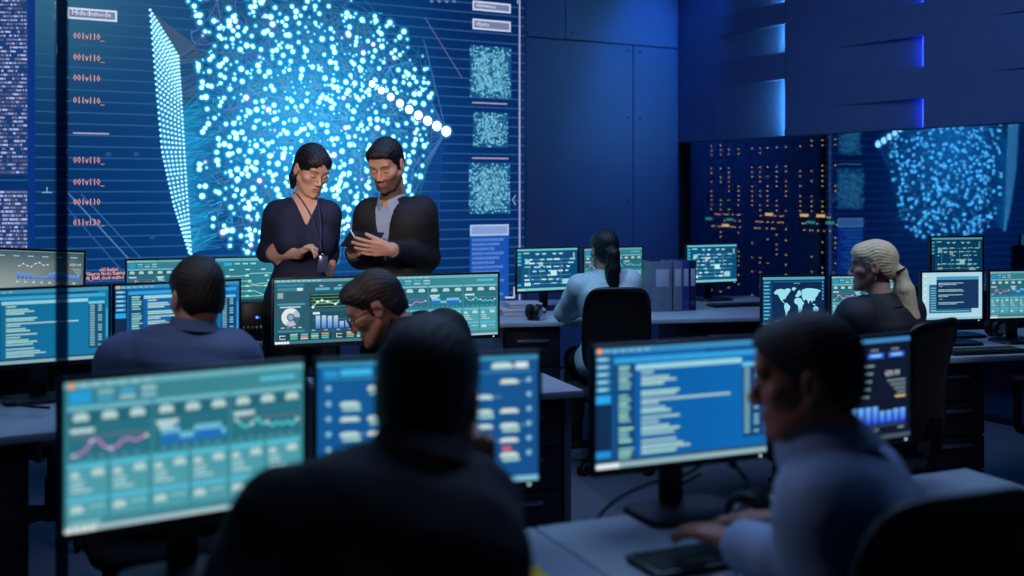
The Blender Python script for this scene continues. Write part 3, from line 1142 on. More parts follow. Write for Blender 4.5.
# base picture: a smooth blue field with the cloud's own glow
nx, ny = 130, 60
vs, cs, qs = [], [], []
for j in range(ny + 1):
    for i in range(nx + 1):
        u = VU0 + VW * i / nx
        z = VZ1 - VH * j / ny
        w = W(u, V_BACK - 0.06, z)
        px = CX + F_PX * w.x / w.y
        py = HOR - F_PX * (w.z - CAM_H) / w.y
        cs.append(lin(bgcol(px, py)))
        vs.append(vw._p(i / nx, j / ny, 0))
        continue
        g1 = math.exp(-(((px - 310) / 120) ** 2 + ((py - 120) / 120) ** 2))
        g2 = math.exp(-(((px - 330) / 75) ** 2 + ((py - 110) / 90) ** 2))
        g3 = math.exp(-(((px - 40) / 130) ** 2 + ((py + 20) / 120) ** 2))
        base = np.array([4, 40, 88.0]) + np.array([2, 22, 34.0]) * min(1, max(0, (py - 40) / 200)) * (0.4 if px > 420 else 0.6)
        base = base + np.array([14, 62, 74.0]) * g1 + np.array([26, 58, 48.0]) * g2 + np.array([46, 66, 44.0]) * g3
        if px > 430:
            base = base - np.array([0, 6, 4.0])
        vs.append(vw._p(i / nx, j / ny, 0))
        cs.append(lin(base))
for j in range(ny):
    for i in range(nx):
        a = j * (nx + 1) + i
        qs.append((a + nx + 1, a + nx + 2, a + 1, a))
vw.v, vw.c, vw.q = vs, cs, qs
M1 = px2m(300)
# scan lines
zt = VZ1
k = 0
while zt > VZ0 + 0.02:
    v = (VZ1 - zt) / VH
    vw.line([(0.0, v), (v_(525.5, 100)[0] if False else 1.0, v)], 0.0085, (40, 92, 142), 1)
    zt -= 0.0745
# cloud threads
rr = random.Random(5)


def rnd_in():
    while True:
        x, y = rr.uniform(180, 440), rr.uniform(-70, 264)
        if inside(x, y, blob_pts):
            return x, y


for i in range(2600):
    a, b_ = rnd_in(), rnd_in()
    if math.hypot(a[0] - b_[0], a[1] - b_[1]) > 110:
        continue
    mx, my = (a[0] + b_[0]) / 2 + rr.uniform(-30, 30), (a[1] + b_[1]) / 2 + rr.uniform(-30, 30)
    pts = [v_((1 - t) ** 2 * a[0] + 2 * t * (1 - t) * mx + t * t * b_[0], (1 - t) ** 2 * a[1] + 2 * t * (1 - t) * my + t * t * b_[1]) for t in [q / 8 for q in range(9)]]
    d = math.hypot((a[0] + b_[0]) / 2 - 320, (a[1] + b_[1]) / 2 - 120)
    s = max(0.45, 1.2 - d / 190)
    vw.line(pts, M1 * rr.choice([0.42, 0.5, 0.62]), (84 * s, 172 * s + 8, 218 * s + 8) if i % 8 else (105, 120, 205), 2 + (i % 3))
# soft lit patches inside the cloud
for i in range(500):
    x, y = rnd_in()
    if rr.random() < math.hypot((x - 320) / 150, (y - 130) / 150):
        continue
    r = rr.uniform(6, 16)
    c0 = np.array([26, 140, 200.0])
    pu, pv = v_(x, y)
    for q in range(rr.choice([3, 4])):
        an = rr.uniform(0, math.pi)
        e = v_(x + r * math.cos(an), y + r * math.sin(an))
        vw.line([(pu, pv), e], M1 * 1.2, tuple(np.minimum(255, c0 * rr.uniform(0.7, 1.2) + 20)), 2)
# glowing nodes
n = 0
tries = 0
pts_all = []
while n < 1150 and tries < 30000:
    tries += 1
    x, y = rnd_in()
    edge = min(math.hypot(x - a, y - b_) for a, b_ in blob_pts)
    if any((x - a) ** 2 + (y - b_) ** 2 < 9 for a, b_ in pts_all[-400:]):
        continue
    pts_all.append((x, y))
    u, v = v_(x, y)
    sz = rr.choice([0.9, 1.2, 1.5, 1.8, 2.0, 2.2, 2.4, 2.7])
    pink = rr.random() < 0.05
    halo = (40, 165, 215) if not pink else (150, 120, 215)
    core = (196, 248, 255) if not pink else (235, 205, 245)
    bgc = bgcol(x, y)
    vw.disk(u, v, M1 * (sz * 1.9 + 1.2), (60, 190, 240) if not pink else (160, 150, 225), 6, 12, 1.0, ecol=tuple(bgc * 1.05))
    vw.disk(u, v, M1 * sz, core, 7, 10, 3.2 if sz > 1.5 else 1.5, ecol=(100, 212, 250))
    n += 1
# strip of large white nodes and the fan of threads at its end
tip = (446, 131)
for i in range(9):
    t = i / 8
    x, y = 372 + (tip[0] - 372) * t, 84 + (tip[1] - 84) * t + 2 * math.sin(t * 3)
    u, v = v_(x, y)
    vw.disk(u, v, M1 * (3.2 + 1.8 * t) * 1.5, (90, 190, 240), 8, 12, 1.0, ecol=(30, 110, 180))
    vw.disk(u, v, M1 * (3.2 + 1.8 * t), (255, 255, 255), 9, 12, 4.5, ecol=(225, 240, 255))
for i in range(26):
    a = (rr.uniform(380, 432), rr.uniform(30, 215))
    vw.line([v_(*a), v_(*tip)], M1 * 0.8, (60, 116, 178), 2)
for i in range(16):
    a = (rr.uniform(426, 442), rr.uniform(150, 245))
    vw.line([v_(tip[0] - rr.uniform(0, 8), tip[1] + 4), v_(*a)], M1 * 1.2, (18, 62, 130), 1)


def lerp(a, b_, t):
    return a[0] + (b_[0] - a[0]) * t, a[1] + (b_[1] - a[1]) * t


def poly_at(pp, t):
    t = t * (len(pp) - 1)
    i = min(int(t), len(pp) - 2)
    return lerp(pp[i], pp[i + 1], t - i)


# tilted lattice of small nodes with its beams
L_ = [(150, 10), (156, 80), (162, 150), (174, 205), (189, 252)]
R_ = [(178, 56), (181, 100), (184, 150), (187, 200), (191, 254)]
for r in range(50):
    t = r / 49
    a, b_ = poly_at(L_, t), poly_at(R_, t)
    n = max(3, int(round(math.hypot(b_[0] - a[0], b_[1] - a[1]) / 4.0)))
    for i in range(n + 1):
        x, y = lerp(a, b_, i / n)
        u, v = v_(x, y)
        vw.disk(u, v, M1 * 1.4, (215, 245, 255), 8, 6, 1.7, ecol=(90, 190, 230))
vw.poly([v_(*p) for p in L_ + R_[::-1]], (44, 128, 178), 1)
for r in range(24):
    t0, t1 = 0.12 + 0.88 * r / 24, 0.12 + 0.88 * (r + 1) / 24
    a, b_ = poly_at(R_, t0), poly_at(R_, t1)
    ca = (34, 142, 202) if t0 > .3 else (36, 96, 150)
    wx = 40 * (1 - 0.35 * t0)
    e0, e1 = (a[0] + wx, a[1] - 10), (b_[0] + wx, b_[1] - 10)
    vw.quad([v_(*a), v_(*e0), v_(*e1), v_(*b_)], [ca, tuple(bgcol(*e0)), tuple(bgcol(*e1)), ca], 2)
for r in range(190):
    t = rr.random()
    a = poly_at(R_, t)
    b_ = (rr.uniform(198, 224), a[1] + rr.uniform(-26, 6) * (1 - t * 0.3))
    c = (40, 165, 225) if t > 0.25 else (70, 110, 150)
    vw.line([v_(*a), v_(*b_)], M1 * rr.uniform(0.4, 1.0), tuple(np.array(c) * rr.uniform(.5, 1.05)), 3)
vw.poly([v_(150, 10), v_(196, 46), v_(200, 62), v_(178, 56)], (58, 88, 118), 1)
vw.poly([v_(186, 160), v_(212, 150), v_(222, 205), v_(191, 252)], (16, 96, 156), 1)
vw.poly([v_(181, 90), v_(198, 84), v_(206, 150), v_(186, 160)], (16, 90, 150), 1)

# columns of code on the far end
for (y0, y1) in ((-95, 175), (190, 249)):
    vw.poly([v_(-60, y0), v_(28, y0), v_(28, y1), v_(-60, y1)], (24, 62, 120), 2)
    y = y0 + 1
    while y < y1 - 2:
        x = -40.0
        while x < 27:
            w = rr.choice([1.4, 2.4, 3.6, 5.5])
            if rr.random() < 0.88:
                br = rr.choice([0.55, 0.75, 1.0, 1.15])
                a, c = v_(x, y), v_(min(27, x + w), y + 2.1)
                vw.quad([a, (c[0], a[1]), c, (a[0], c[1])], (160 * br, 164 * br, 204 * br), 4)
            x += w + rr.choice([0.5, 0.7, 1.2])
        y += 3.9
vw.poly([v_(28, -95), v_(35, -95), v_(35, 250), v_(28, 250)], (10, 50, 130), 2)
tx = (246, 168, 150)
for s, y in (('001v110_', 38.5), ('001v110_', 60), ('001v110', 80.5), ('011v110_', 103), ('001v110_', 163), ('001v110_', 185), ('001v110', 205), ('011v130_', 225.5)):
    u, v = v_(73, y)
    vw.text(u, v, M1 * 5.6, s, tx, 9, sx=0.82)


def panel(px, py, dx, dy, txt=None, tpx=None, size=4.6):
    a, c = v_(px, py), v_(px + dx, py)
    hh = (v_(px, py + dy)[1] - a[1])
    du = c[0] - a[0]
    vw.rect(a[0], a[1], du, hh, (112, 126, 166), 8)
    vw.frame(a[0], a[1], du, hh, (206, 216, 240), 9, 0.0014)
    if txt:
        vw.text(a[0] + du * 0.09, a[1] + hh * 0.62, M1 * size, txt, (238, 242, 252), 10, sx=0.95)


panel(67, 7, 50, 11.5, 'Hidednmode')
panel(472.5, 0.5, 38, 9.5, 'vfsbrwmos', size=4.0)
panel(472.5, 18.5, 38, 10.5, 'vllysms', size=4.0)
# mosaics of data
for (x0, y0, x1, y1, dens) in ((470, 45, 511, 97, 1.0), (473, 112, 508, 147, 0.8), (469, 163, 510, 214, 1.0)):
    nx_, ny_ = int((x1 - x0) / 1.5), int((y1 - y0) / 1.7)
    A, B, D = v_(x0, y0), v_(x1, y0), v_(x0, y1)
    vw.rect(A[0], A[1], B[0] - A[0], D[1] - A[1], (20, 84, 134), 3)
    for j in range(ny_):
        for i in range(nx_):
            fx, fy = (i + 0.5) / nx_, (j + 0.5) / ny_
            ed = min(fx, 1 - fx, fy, 1 - fy)
            p = 0.35 + 0.9 * min(1, ed * 4) * dens
            n_ = 0.5 + 0.5 * math.sin(i * 0.7 + j * 0.31) * math.sin(j * 0.53 - i * 0.2)
            if rr.random() < p * (0.45 + 0.5 * n_):
                s = 0.55 + 0.6 * rr.random()
                cc = (88 * s + 40, 178 * s + 40, 205 * s + 40)
                vw.rect(A[0] + (B[0] - A[0]) * i / nx_, A[1] + (D[1] - A[1]) * j / ny_, (B[0] - A[0]) / nx_ * 0.8, (D[1] - A[1]) / ny_ * 0.8, cc, 5)
for (xa, xb, y) in ((472, 507, 102.5), (472, 508, 158), (73, 109, 133)):
    a, c = v_(xa, y), v_(xb, y)
    vw.line([a, (c[0], a[1])], M1 * 1.2, (180, 165, 205), 6)
vw.line([v_(425, 18), v_(462, 78)], M1 * 0.9, (104, 108, 160), 4)
for a, c, col in (((68, 193), (137, 268), (90, 130, 180)), ((81, 194), (150, 268), (50, 100, 160)), ((63, 203), (128, 278), (46, 92, 150))):
    vw.line([v_(*a), v_(*c)], M1 * 1.0, col, 4)
vw.line([v_(42, 192.5), v_(52, 192.5)], M1 * 0.9, (150, 170, 190), 5)
vw.line([v_(47, 187), v_(47, 192.5)], M1 * 0.9, (150, 170, 190), 5)
bc = (176, 168, 210)
vw.line([v_(519.5, -60), v_(519.5, 302)], M1 * 1.7, bc, 6)
vw.line([v_(519.5, 302), v_(440, 299)], M1 * 1.7, bc, 6)
vw.line([v_(514, 287), v_(514, 297.5), v_(505, 297.5)], M1 * 1.5, (206, 212, 235), 7)
vw.line([v_(515.5, 195), v_(512.5, 200), v_(515.5, 205)], M1 * 1.0, (150, 170, 210), 7)
vw.line([v_(517.5, 0), v_(517.5, 3.5)], M1 * 1.0, (206, 212, 235), 7)
for x in (430, 437.5, 445, 452.5):
    A, B = v_(x, 0.2), v_(x + 3, 2.6)
    vw.frame(A[0], A[1], B[0] - A[0], B[1] - A[1], (120, 140, 180), 5, 0.0007)
A, B, D = v_(470, 225), v_(508.5, 225), v_(470, 301)
vw.rect(A[0], A[1], B[0] - A[0], D[1] - A[1], (22, 82, 176), 4)
hb = v_(470, 236)[1] - A[1]
vw.rect(A[0], A[1], B[0] - A[0], hb, (128, 158, 210), 6)
vw.frame(A[0], A[1], B[0] - A[0], hb, (176, 204, 240), 7, 0.0012)
for i in range(13):
    x = A[0] + 0.002
    vv = A[1] + hb * 1.25 + i * hb * 0.42
    while x < A[0] + (B[0] - A[0]) * (0.85 - 0.12 * (i % 3)):
        w = rr.uniform(0.0006, 0.002)
        vw.rect(x, vv, w, hb * 0.24, (92, 136, 205), 6)
        x += w + 0.0005
for i, s in enumerate(('vOl1 Enabled', '*Neuron Nodes Enabled', 'AI_BAM_check:enabled')):
    x0 = (99.5, 85.5, 86)[i]
    u, v = v_(x0, 271.5 + i * 4.3)
    vw.text(u, v, M1 * 3.2, s, (252, 176, 152), 9, k=1.3, sx=(0.62, 0.72, 0.72)[i])
for x, y in ((106, 152), (134, 152), (150, 235)):
    A, B = v_(x, y), v_(x + 5, y + 4)
    vw.rect(A[0], A[1], B[0] - A[0], B[1] - A[1], (34, 84, 134), 2)
VIDEO = attr_mat('video_wall_light', strength=1.0, rough=0.4, spec=0.2)
s = link_mesh('screen', vw.mesh('screen'), VIDEO, root)
s.location = (0, 0, VZ0)
DESK_H = 0.74


def desk(label, corner, yaw_deg, length, depth, legs=(), group='control room desks', panel_ends=(True, True)):
    """corner: front corner (x,y) where the user sits, desk runs along its yaw and back by depth"""
    root = empty('control_desk', (corner[0], corner[1], 0), R(yaw_deg), label, 'desk', group)
    MB().box((0, 0, DESK_H - 0.028), (length, depth, DESK_H), 0.004).build('desktop', MATS['desk_white'], root)
    for i, on in enumerate(panel_ends):
        if not on:
            continue
        x = 0.03 if i == 0 else length - 0.06
        MB().box((x, 0.05, 0.0), (x + 0.03, depth - 0.04, DESK_H - 0.0285), 0.003).build('side_panel', MATS['desk_edge'], root)
    MB().box((0.05, depth - 0.09, DESK_H - 0.09), (length - 0.05, depth - 0.06, DESK_H - 0.0285), 0.004).build('rail', MATS['steel_dark'], root)
    for x in legs:
        b = MB()
        b.box((x - 0.02, depth - 0.11, 0.012), (x + 0.02, depth - 0.07, DESK_H - 0.0285), 0.004)
        b.box((x - 0.018, 0.06, 0.0), (x + 0.018, depth - 0.02, 0.022), 0.006)
        b.build('leg', MATS['steel_dark'], root)
    return root


def drawers(label, corner, yaw_deg, w, d, h, n, group='drawer units under the desks'):
    root = empty('drawer_cabinet', (corner[0], corner[1], 0), R(yaw_deg), label, 'drawer cabinet', group)
    b = MB()
    b.box((0, 0.022, 0.03), (0.018, d, h), 0.002)
    b.box((w - 0.018, 0.022, 0.03), (w, d, h), 0.002)
    b.box((0.0, 0.022, h - 0.02), (w, d, h), 0.002)
    b.box((0.0, 0.022, 0.03), (w, d, 0.05), 0.002)
    b.box((0.01, d - 0.02, 0.03), (w - 0.01, d, h), 0.002)
    b.box((0.02, 0.03, 0.0), (w - 0.02, d - 0.02, 0.032))
    b.build('carcass', MATS['cabinet_dark'], root)
    hh = (h - 0.06) / n
    for i in range(n):
        z = 0.045 + i * hh
        f = MB().box((0.004, 0.0, z + 0.004), (w - 0.004, 0.02, z + hh - 0.004), 0.004).box((0.02, 0.02, z + 0.02), (w - 0.02, d - 0.05, z + 0.05)).build('drawer', MATS['cabinet_dark'], root)
        b = MB()
        b.box((w * 0.22, -0.016, z + hh * 0.68), (w * 0.78, -0.002, z + hh * 0.68 + 0.018), 0.005)
        b.box((w * 0.24, -0.004, z + hh * 0.68 + 0.002), (w * 0.27, 0.004, z + hh * 0.68 + 0.016))
        b.box((w * 0.73, -0.004, z + hh * 0.68 + 0.002), (w * 0.76, 0.004, z + hh * 0.68 + 0.016))
        b.build('handle', MATS['steel_light'], f)
    return root


def office_chair(label, loc, yaw_deg, back_h=1.0, back_w=0.46, seat_z=0.45, arms=True, group='office chairs', lean=8):
    """faces local +y (away from the camera at yaw 0); loc on the floor"""
    root = empty('office_chair', (loc[0], loc[1], 0), R(yaw_deg), label, 'chair', group)
    # star base
    b = MB()
    for k in range(5):
        a = 2 * math.pi * k / 5 + 0.3
        c, s = math.cos(a), math.sin(a)
        b.tube([(0.03 * c, 0.03 * s, 0.105), (0.15 * c, 0.15 * s, 0.1), (0.29 * c, 0.29 * s, 0.072)], [0.026, 0.022, 0.016], 8)
    b.lathe([(0, 0.13), (0.036, 0.128), (0.04, 0.07), (0, 0.068)], 16)
    b.build('star_base', MATS['chair_plastic'], root)
    for k in range(5):
        a = 2 * math.pi * k / 5 + 0.3
        T = Matrix.Translation((0.295 * math.cos(a), 0.295 * math.sin(a), 0.03)) @ Matrix.Rotation(a, 4, 'Z')
        b = MB()
        for dy in (-0.016, 0.016):
            b.lathe([(0, 0.009), (0.024, 0.008), (0.03, 0.003), (0.03, -0.003), (0.024, -0.008), (0, -0.009)], 14, T @ Matrix.Translation((0, dy, 0)) @ Matrix.Rotation(R(90), 4, 'X'))
        b.tube([(0, 0, 0.0), (0, 0, 0.045)], 0.008, 8, True, T)
        b.build('caster', MATS['rubber'], root)
    b = MB()
    b.lathe([(0.0, seat_z - 0.07), (0.02, seat_z - 0.07), (0.02, 0.26), (0.03, 0.255), (0.03, 0.12), (0, 0.12)], 14)
    b.build('gas_lift', MATS['steel_dark'], root)
    b = MB()
    b.box((-0.12, -0.16, seat_z - 0.085), (0.12, 0.1, seat_z - 0.055), 0.01)
    # spine holding the backrest
    b.tube(smooth_path([(0, -0.1, seat_z - 0.07), (0, -0.25, seat_z - 0.05), (0, -0.305, seat_z + 0.06), (0, -0.31, seat_z + 0.2)], 5), 0.022, 8)
    b.build('mechanism', MATS['chair_plastic'], root)

    def seatf(u, v):
        a = 2 * math.pi * u
        ca, sa = math.cos(a), math.sin(a)
        ex = 0.5
        rx = math.copysign(abs(ca) ** ex, ca) * 0.245
        ry = math.copysign(abs(sa) ** ex, sa) * 0.235
        prof = [(0.0, -0.055), (0.8, -0.055), (0.97, -0.04), (1.0, -0.02), (0.96, 0.0), (0.75, 0.008), (0.0, 0.0)]
        t = v * (len(prof) - 1)
        i = min(int(t), len(prof) - 2)
        f = t - i
        k = prof[i][0] * (1 - f) + prof[i + 1][0] * f
        z = prof[i][1] * (1 - f) + prof[i + 1][1] * f
        k = max(k, 1e-3)
        return (rx * k, ry * k, seat_z + z - 0.02 * max(0, k * math.sin(a) - 0.6))
    MB().grid(seatf, 40, 12, True).build('seat', MATS['chair_fabric'], root, 60)
    # curved backrest with rounded corners
    z0, z1 = seat_z + 0.12, back_h
    hgt = z1 - z0

    def surf(x, z, off):
        t = (z - z0) / hgt
        y = -0.262 - math.sin(R(lean)) * (z - z0) + 0.10 * (x / 0.25) ** 2 * 0.6 + 0.03 * math.sin(math.pi * t) + off
        return (x, y, z)
    n = 44
    out = []
    for i in range(n):
        a = 2 * math.pi * i / n
        ca, sa = math.cos(a), math.sin(a)
        ex = 0.36
        wz = math.copysign(abs(sa) ** ex, sa)
        t = (wz + 1) / 2
        wx = math.copysign(abs(ca) ** ex, ca) * (0.86 + 0.14 * math.sin(math.pi * min(1, 0.25 + t * 0.6)))
        out.append((wx * back_w / 2, z0 + hgt * t))
    cz = (z0 + z1) / 2

    def backf(front):
        def f(u, v):
            i = int(round(u * n)) % n
            x, z = out[i]
            k = v
            return surf(x * k, cz + (z - cz) * k, 0.0 if front else -0.018)
        return f
    b = MB()
    bm2 = bmesh.new()
    rings = []
    ks = [0.02, 0.2, 0.4, 0.6, 0.8, 0.93, 1.0]
    for off, kk in ((0.0, ks), (-0.02, ks[::-1])):
        for k in kk:
            rings.append([bm2.verts.new(surf(x * k, cz + (z - cz) * k, off)) for x, z in out])
    for a, c in zip(rings[:-1], rings[1:]):
        for i in range(n):
            j = (i + 1) % n
            bm2.faces.new((a[i], a[j], c[j], c[i]))
    bm2.faces.new(rings[0])
    bm2.faces.new(list(reversed(rings[-1])))
    b._add(bm2, None)
    bk = b.build('backrest', MATS['chair_fabric'], root, 60)
    # rim round the backrest
    b = MB()
    b.tube([surf(x, z, -0.01) for x, z in out] + [surf(*out[0], -0.01)], 0.013, 8, False)
    b.build('backrest_rim', MATS['chair_plastic'], root, 60)
    if arms:
        for s in (-1, 1):
            b = MB()
            b.tube(smooth_path([(s * 0.2, -0.02, seat_z - 0.06), (s * 0.29, -0.02, seat_z - 0.05), (s * 0.295, -0.03, seat_z + 0.05), (s * 0.295, -0.04, seat_z + 0.17)], 5), 0.018, 8)
            b.box((s * 0.295 - 0.04, -0.17, seat_z + 0.17), (s * 0.295 + 0.04, 0.09, seat_z + 0.2), 0.012)
            b.build('armrest', MATS['chair_plastic'], root)
    return root


def keyboard(label, base, yaw_deg, w=0.4):
    root = empty('keyboard', base, R(yaw_deg), label, 'keyboard', 'desk keyboards')
    MB().box((-w / 2, -0.065, 0.0005), (w / 2, 0.065, 0.014), 0.005).build('case', MATS['black_plastic'], root)
    b = MB()
    for r in range(5):
        for c in range(18):
            x = -w / 2 + 0.012 + c * (w - 0.024) / 18
            if r == 0 and 4 <= c < 10:
                if c == 4:
                    b.box((x, -0.055, 0.013), (x + 6 * (w - 0.024) / 18 - 0.003, -0.035, 0.019), 0.002, seg=1)
                continue
            y = -0.055 + r * 0.0225
            b.box((x, y, 0.013), (x + (w - 0.024) / 18 - 0.003, y + 0.019, 0.019), 0.002, seg=1)
    b.build('key_pattern', MATS['chair_plastic'], root)
    return root


def headset(label, base, yaw_deg, with_boom=True, flat=False):
    """lying on its side: two cups, arch and microphone boom"""
    root = empty('headset', base, R(yaw_deg), label, 'headset', 'operators headsets')
    r = 0.046
    for i, (x, z, ang) in enumerate(((0.0, 0.046, 0), (0.06, 0.047, 0))):
        T = Matrix.Translation((x, 0.0, z)) @ Matrix.Rotation(R(-90 + (8 if i else -8)), 4, 'Y')
        b = MB()
        b.lathe([(0, -0.026), (r * 0.8, -0.026), (r, -0.018), (r * 0.98, 0.004), (r * 0.8, 0.01), (0, 0.01)], 22, T if i == 0 else T @ Matrix.Rotation(math.pi, 4, 'X'))
        c = b.build('ear_cushion', MATS['leatherette'], root)
        b = MB()
        T2 = T if i == 0 else T @ Matrix.Rotation(math.pi, 4, 'X')
        b.lathe([(0, 0.022), (r * 0.45, 0.02), (r * 0.62, 0.01), (0, 0.009)], 20, T2)
        b.build('ear_cup', MATS['steel_light'], root)
    b = MB()
    pts = []
    for k in range(17):
        a = math.pi * k / 16
        pts.append((0.03 - 0.045 * math.cos(a), 0.02 + 0.135 * math.sin(a), 0.045 - 0.012 * math.sin(a)))
    b.tube(pts, 0.0085, 8)
    b.build('headband', MATS['chair_plastic'], root)
    if with_boom:
        b = MB()
        p = smooth_path([(-0.012, 0.0, 0.06), (0.0, -0.012, 0.1), (0.03, -0.02, 0.13), (0.075, -0.02, 0.155)], 5)
        b.tube(p, 0.005, 8)
        bo = b.build('microphone_boom', MATS['chair_plastic'], root)
        b = MB()
        b.tube([p[1], p[6]], 0.0068, 8)
        b.build('boom_sleeve', MATS['steel_light'], bo)
        b = MB()
        b.tube([p[-2], p[-1], p[-1] + Vector((0.02, 0, 0.008))], [0.007, 0.01, 0.008], 8)
        b.build('microphone', MATS['rubber'], bo)
    return root
def V2(px, Y):
    return Vector(((px - CX) / F_PX * Y, Y))


# ------------------------------------------------------------------ desks
A1 = Vector((-0.826, 2.02))
d1 = Vector((math.cos(R(23.8)), math.sin(R(23.8))))
n1 = Vector((-d1.y, d1.x))
c = A1 + d1 * -0.8 - n1 * 0.52
desk('white desk of the dark-suited man who props his chin on his fist', c, 23.8, 1.785, 0.59, panel_ends=(True, False))
c = A1 + d1 * 0.989 - n1 * 0.47
desk('white desk holding the keyboard, headset and yellow note of the man in the light shirt', c, 23.8, 1.3, 0.54, panel_ends=(False, True))

A2 = Vector((-1.495, 4.1))
d2 = Vector((math.cos(R(30)), math.sin(R(30))))
n2 = Vector((-d2.y, d2.x))
desk('white desk in front of the man in the blue-grey suit jacket', A2 + d2 * -1.6 - n2 * 0.58, 30, 1.98, 0.72)
B2 = Vector((-0.982, 4.5))
e2 = Vector((math.cos(R(20)), math.sin(R(20))))
m2 = Vector((-e2.y, e2.x))
desk('white desk with an outer drawer unit where the man in glasses sits', B2 + e2 * 0.12 - m2 * 0.73, 20, 0.95, 0.86)
A3 = Vector((-1.963, 5.58))
d3 = Vector((math.cos(R(18)), math.sin(R(18))))
n3 = Vector((-d3.y, d3.x))
desk('desk row against the video wall behind the standing woman', A3 + d3 * -1.2 - n3 * 0.3, 18, 1.93, 0.66)
desk('long white desk of the woman in the white blouse with ring binders on it', (-0.1, 6.28), 11, 2.1, 1.25)
desk('white desk of the blonde woman beside the glass wall', (0.93, 4.726), 14, 2.3, 0.84, legs=(0.05, 0.62), panel_ends=(False, True))

# drawer units
drawers('dark drawer unit at the outer end of the desk of the man in glasses', B2 + e2 * 0.60 - m2 * 0.70, 20, 0.40, 0.6, 0.70, 4)
drawers('dark drawer unit under the desk of the man in the blue-grey jacket', A2 + d2 * -0.76 - n2 * 0.55, 30, 0.42, 0.55, 0.70, 4)
c11, s11 = math.cos(R(11)), math.sin(R(11))
drawers('dark drawer unit under the long desk below the small white boxes', (-0.1 + 0.065 * c11 - 0.04 * s11, 6.28 + 0.065 * s11 + 0.04 * c11), 11, 0.335, 0.6, 0.70, 3)
drawers('dark drawer unit under the long desk below the ring binders', (-0.1 + 1.2 * c11 - 0.05 * s11, 6.28 + 1.2 * s11 + 0.05 * c11), 11, 0.48, 0.6, 0.70, 3)
c14, s14 = math.cos(R(14)), math.sin(R(14))
drawers('dark drawer unit under the desk of the blonde woman', (0.93 + 0.96 * c14 - 0.06 * s14, 4.726 + 0.96 * s14 + 0.06 * c14), 14, 0.36, 0.6, 0.70, 4)

# ------------------------------------------------------------------ monitors, one by one
g1, g2, g3 = 'monitors on the two near desks', 'monitors on the middle desks', 'monitors on the back desks'
mon_at('large teal monitor with three charts over six data cards beside the dark-suited man', 59, 2.02, 32, scr_charts, w=0.482, h=0.304, ztop=1.153, group=g1, gain=0.86)
mon_at('blue monitor of green and white data blocks behind the head of the dark-suited man', 313, 2.28, 15, scr_nodes, w=0.495, h=0.30, group=g1)
mon_at('blue code editor monitor faced by the man in the light shirt', 592, 2.49, 23, scr_code, w=0.485, h=0.30, ztop=1.148, group=g1)
mon_at('dark monitor with glowing blue bars behind the head of the man in the light shirt', 772, 2.70, 28, scr_stats, ztop=1.122, group=g1)
mon_at('teal code editor monitor at the end of the middle row, beside the suited man', -34, 3.86, 30, lambda u: scr_code(u, 0.6), group=g2)
mon_at('blue code editor monitor behind the head of the man in the blue-grey jacket', 112.5, 4.1, 30, lambda u: scr_code(u, 0.15), group=g2)
mon_at('monitor with a white ring chart and blue bars beside the man in glasses', 272, 4.5, 20, scr_bars, ztop=1.14, group=g2)
mon_at('teal three-chart monitor behind the neck of the man in glasses', 388.5, 4.668, 20, scr_charts, w=0.50, ztop=1.14, group=g2, gain=0.9)
mon_at('pale hazy monitor with small blue bars seen above the middle desks', -9, 5.29, 12, scr_pale, w=0.425, h=0.215, ztop=1.215, roll=R(3), tilt=R(6), group=g3)
mon_at('three-chart monitor half hidden behind the head of the man in the blue-grey jacket', 125, 5.58, 18, scr_charts, w=0.42, group=g3, gain=0.8)
mon_at('pale teal monitor with a line diagram beside the standing woman', 213.5, 5.76, 18, scr_lines, w=0.47, ztop=1.15, group=g3)
mon_at('network diagram monitor in front of the arm of the woman in the white blouse', 516, 6.92, 26, scr_network, w=0.452, h=0.29, ztop=1.135, group=g3)
mon_at('three-chart monitor behind the shoulder of the woman in the white blouse', 583, 6.97, 26, scr_charts, w=0.45, h=0.29, ztop=1.135, group=g3, gain=0.75)
mon_at('network diagram monitor standing alone behind the ring binders', 686, 7.5, 24, lambda u: scr_network(u, 8), w=0.425, h=0.28, ztop=1.13, group=g3)
mon_at('monitor showing a pale world map beside the blonde woman', 761, 5.45, 9, scr_map, w=0.343, h=0.262, ztop=1.076, group=g3)
mon_at('three-chart monitor right behind the head of the blonde woman', 830, 5.5, 9, scr_charts, w=0.362, h=0.262, ztop=1.076, group=g3, gain=0.8)
mon_at('white monitor with dark terminal windows by the glass wall', 920.5, 5.4, 11, scr_terminal, w=0.345, h=0.257, ztop=1.102, group=g3)
mon_at('three-chart monitor next to the white terminal monitor', 988.5, 5.47, 11, scr_charts, w=0.34, h=0.257, ztop=1.102, group=g3, gain=0.75)
mon_at('added dim monitor standing in for a screen reflection above the white terminal monitor', 930, 5.68, 11, lambda u: scr_network(u, 11), w=0.31, h=0.24, ztop=1.262, group=g3, gain=0.55)  # imitates a screen mirrored in the glazing with an added, dimly lit monitor

# ------------------------------------------------------------------ chairs
office_chair('black office chair of the dark-suited man', (-0.2, 1.42), 12, 0.92, arms=False, seat_z=0.425)
office_chair('black office chair behind the man in the light shirt', (0.56, 1.93), 20, 1.045, 0.33, arms=False, seat_z=0.425)
office_chair('black office chair of the man in the blue-grey jacket', (-1.09, 3.47), 27, 0.88, arms=False, seat_z=0.425)
office_chair('black office chair of the man in glasses', (-0.29, 3.74), 30, 0.84, arms=False, seat_z=0.425)
office_chair('black high-backed chair of the woman in the white blouse', (0.54, 6.02), 2, 0.985, 0.345, arms=False, seat_z=0.425)
office_chair('black office chair of the blonde woman', (1.43, 4.46), 40, 0.995, 0.38, arms=False, seat_z=0.425)
office_chair('empty black office chair in front of the pale hazy monitor', (-2.0, 4.78), 10, 0.9)
office_chair('empty low black chair pushed under the desk by the glass wall', (2.62, 5.0), 170, 0.66)

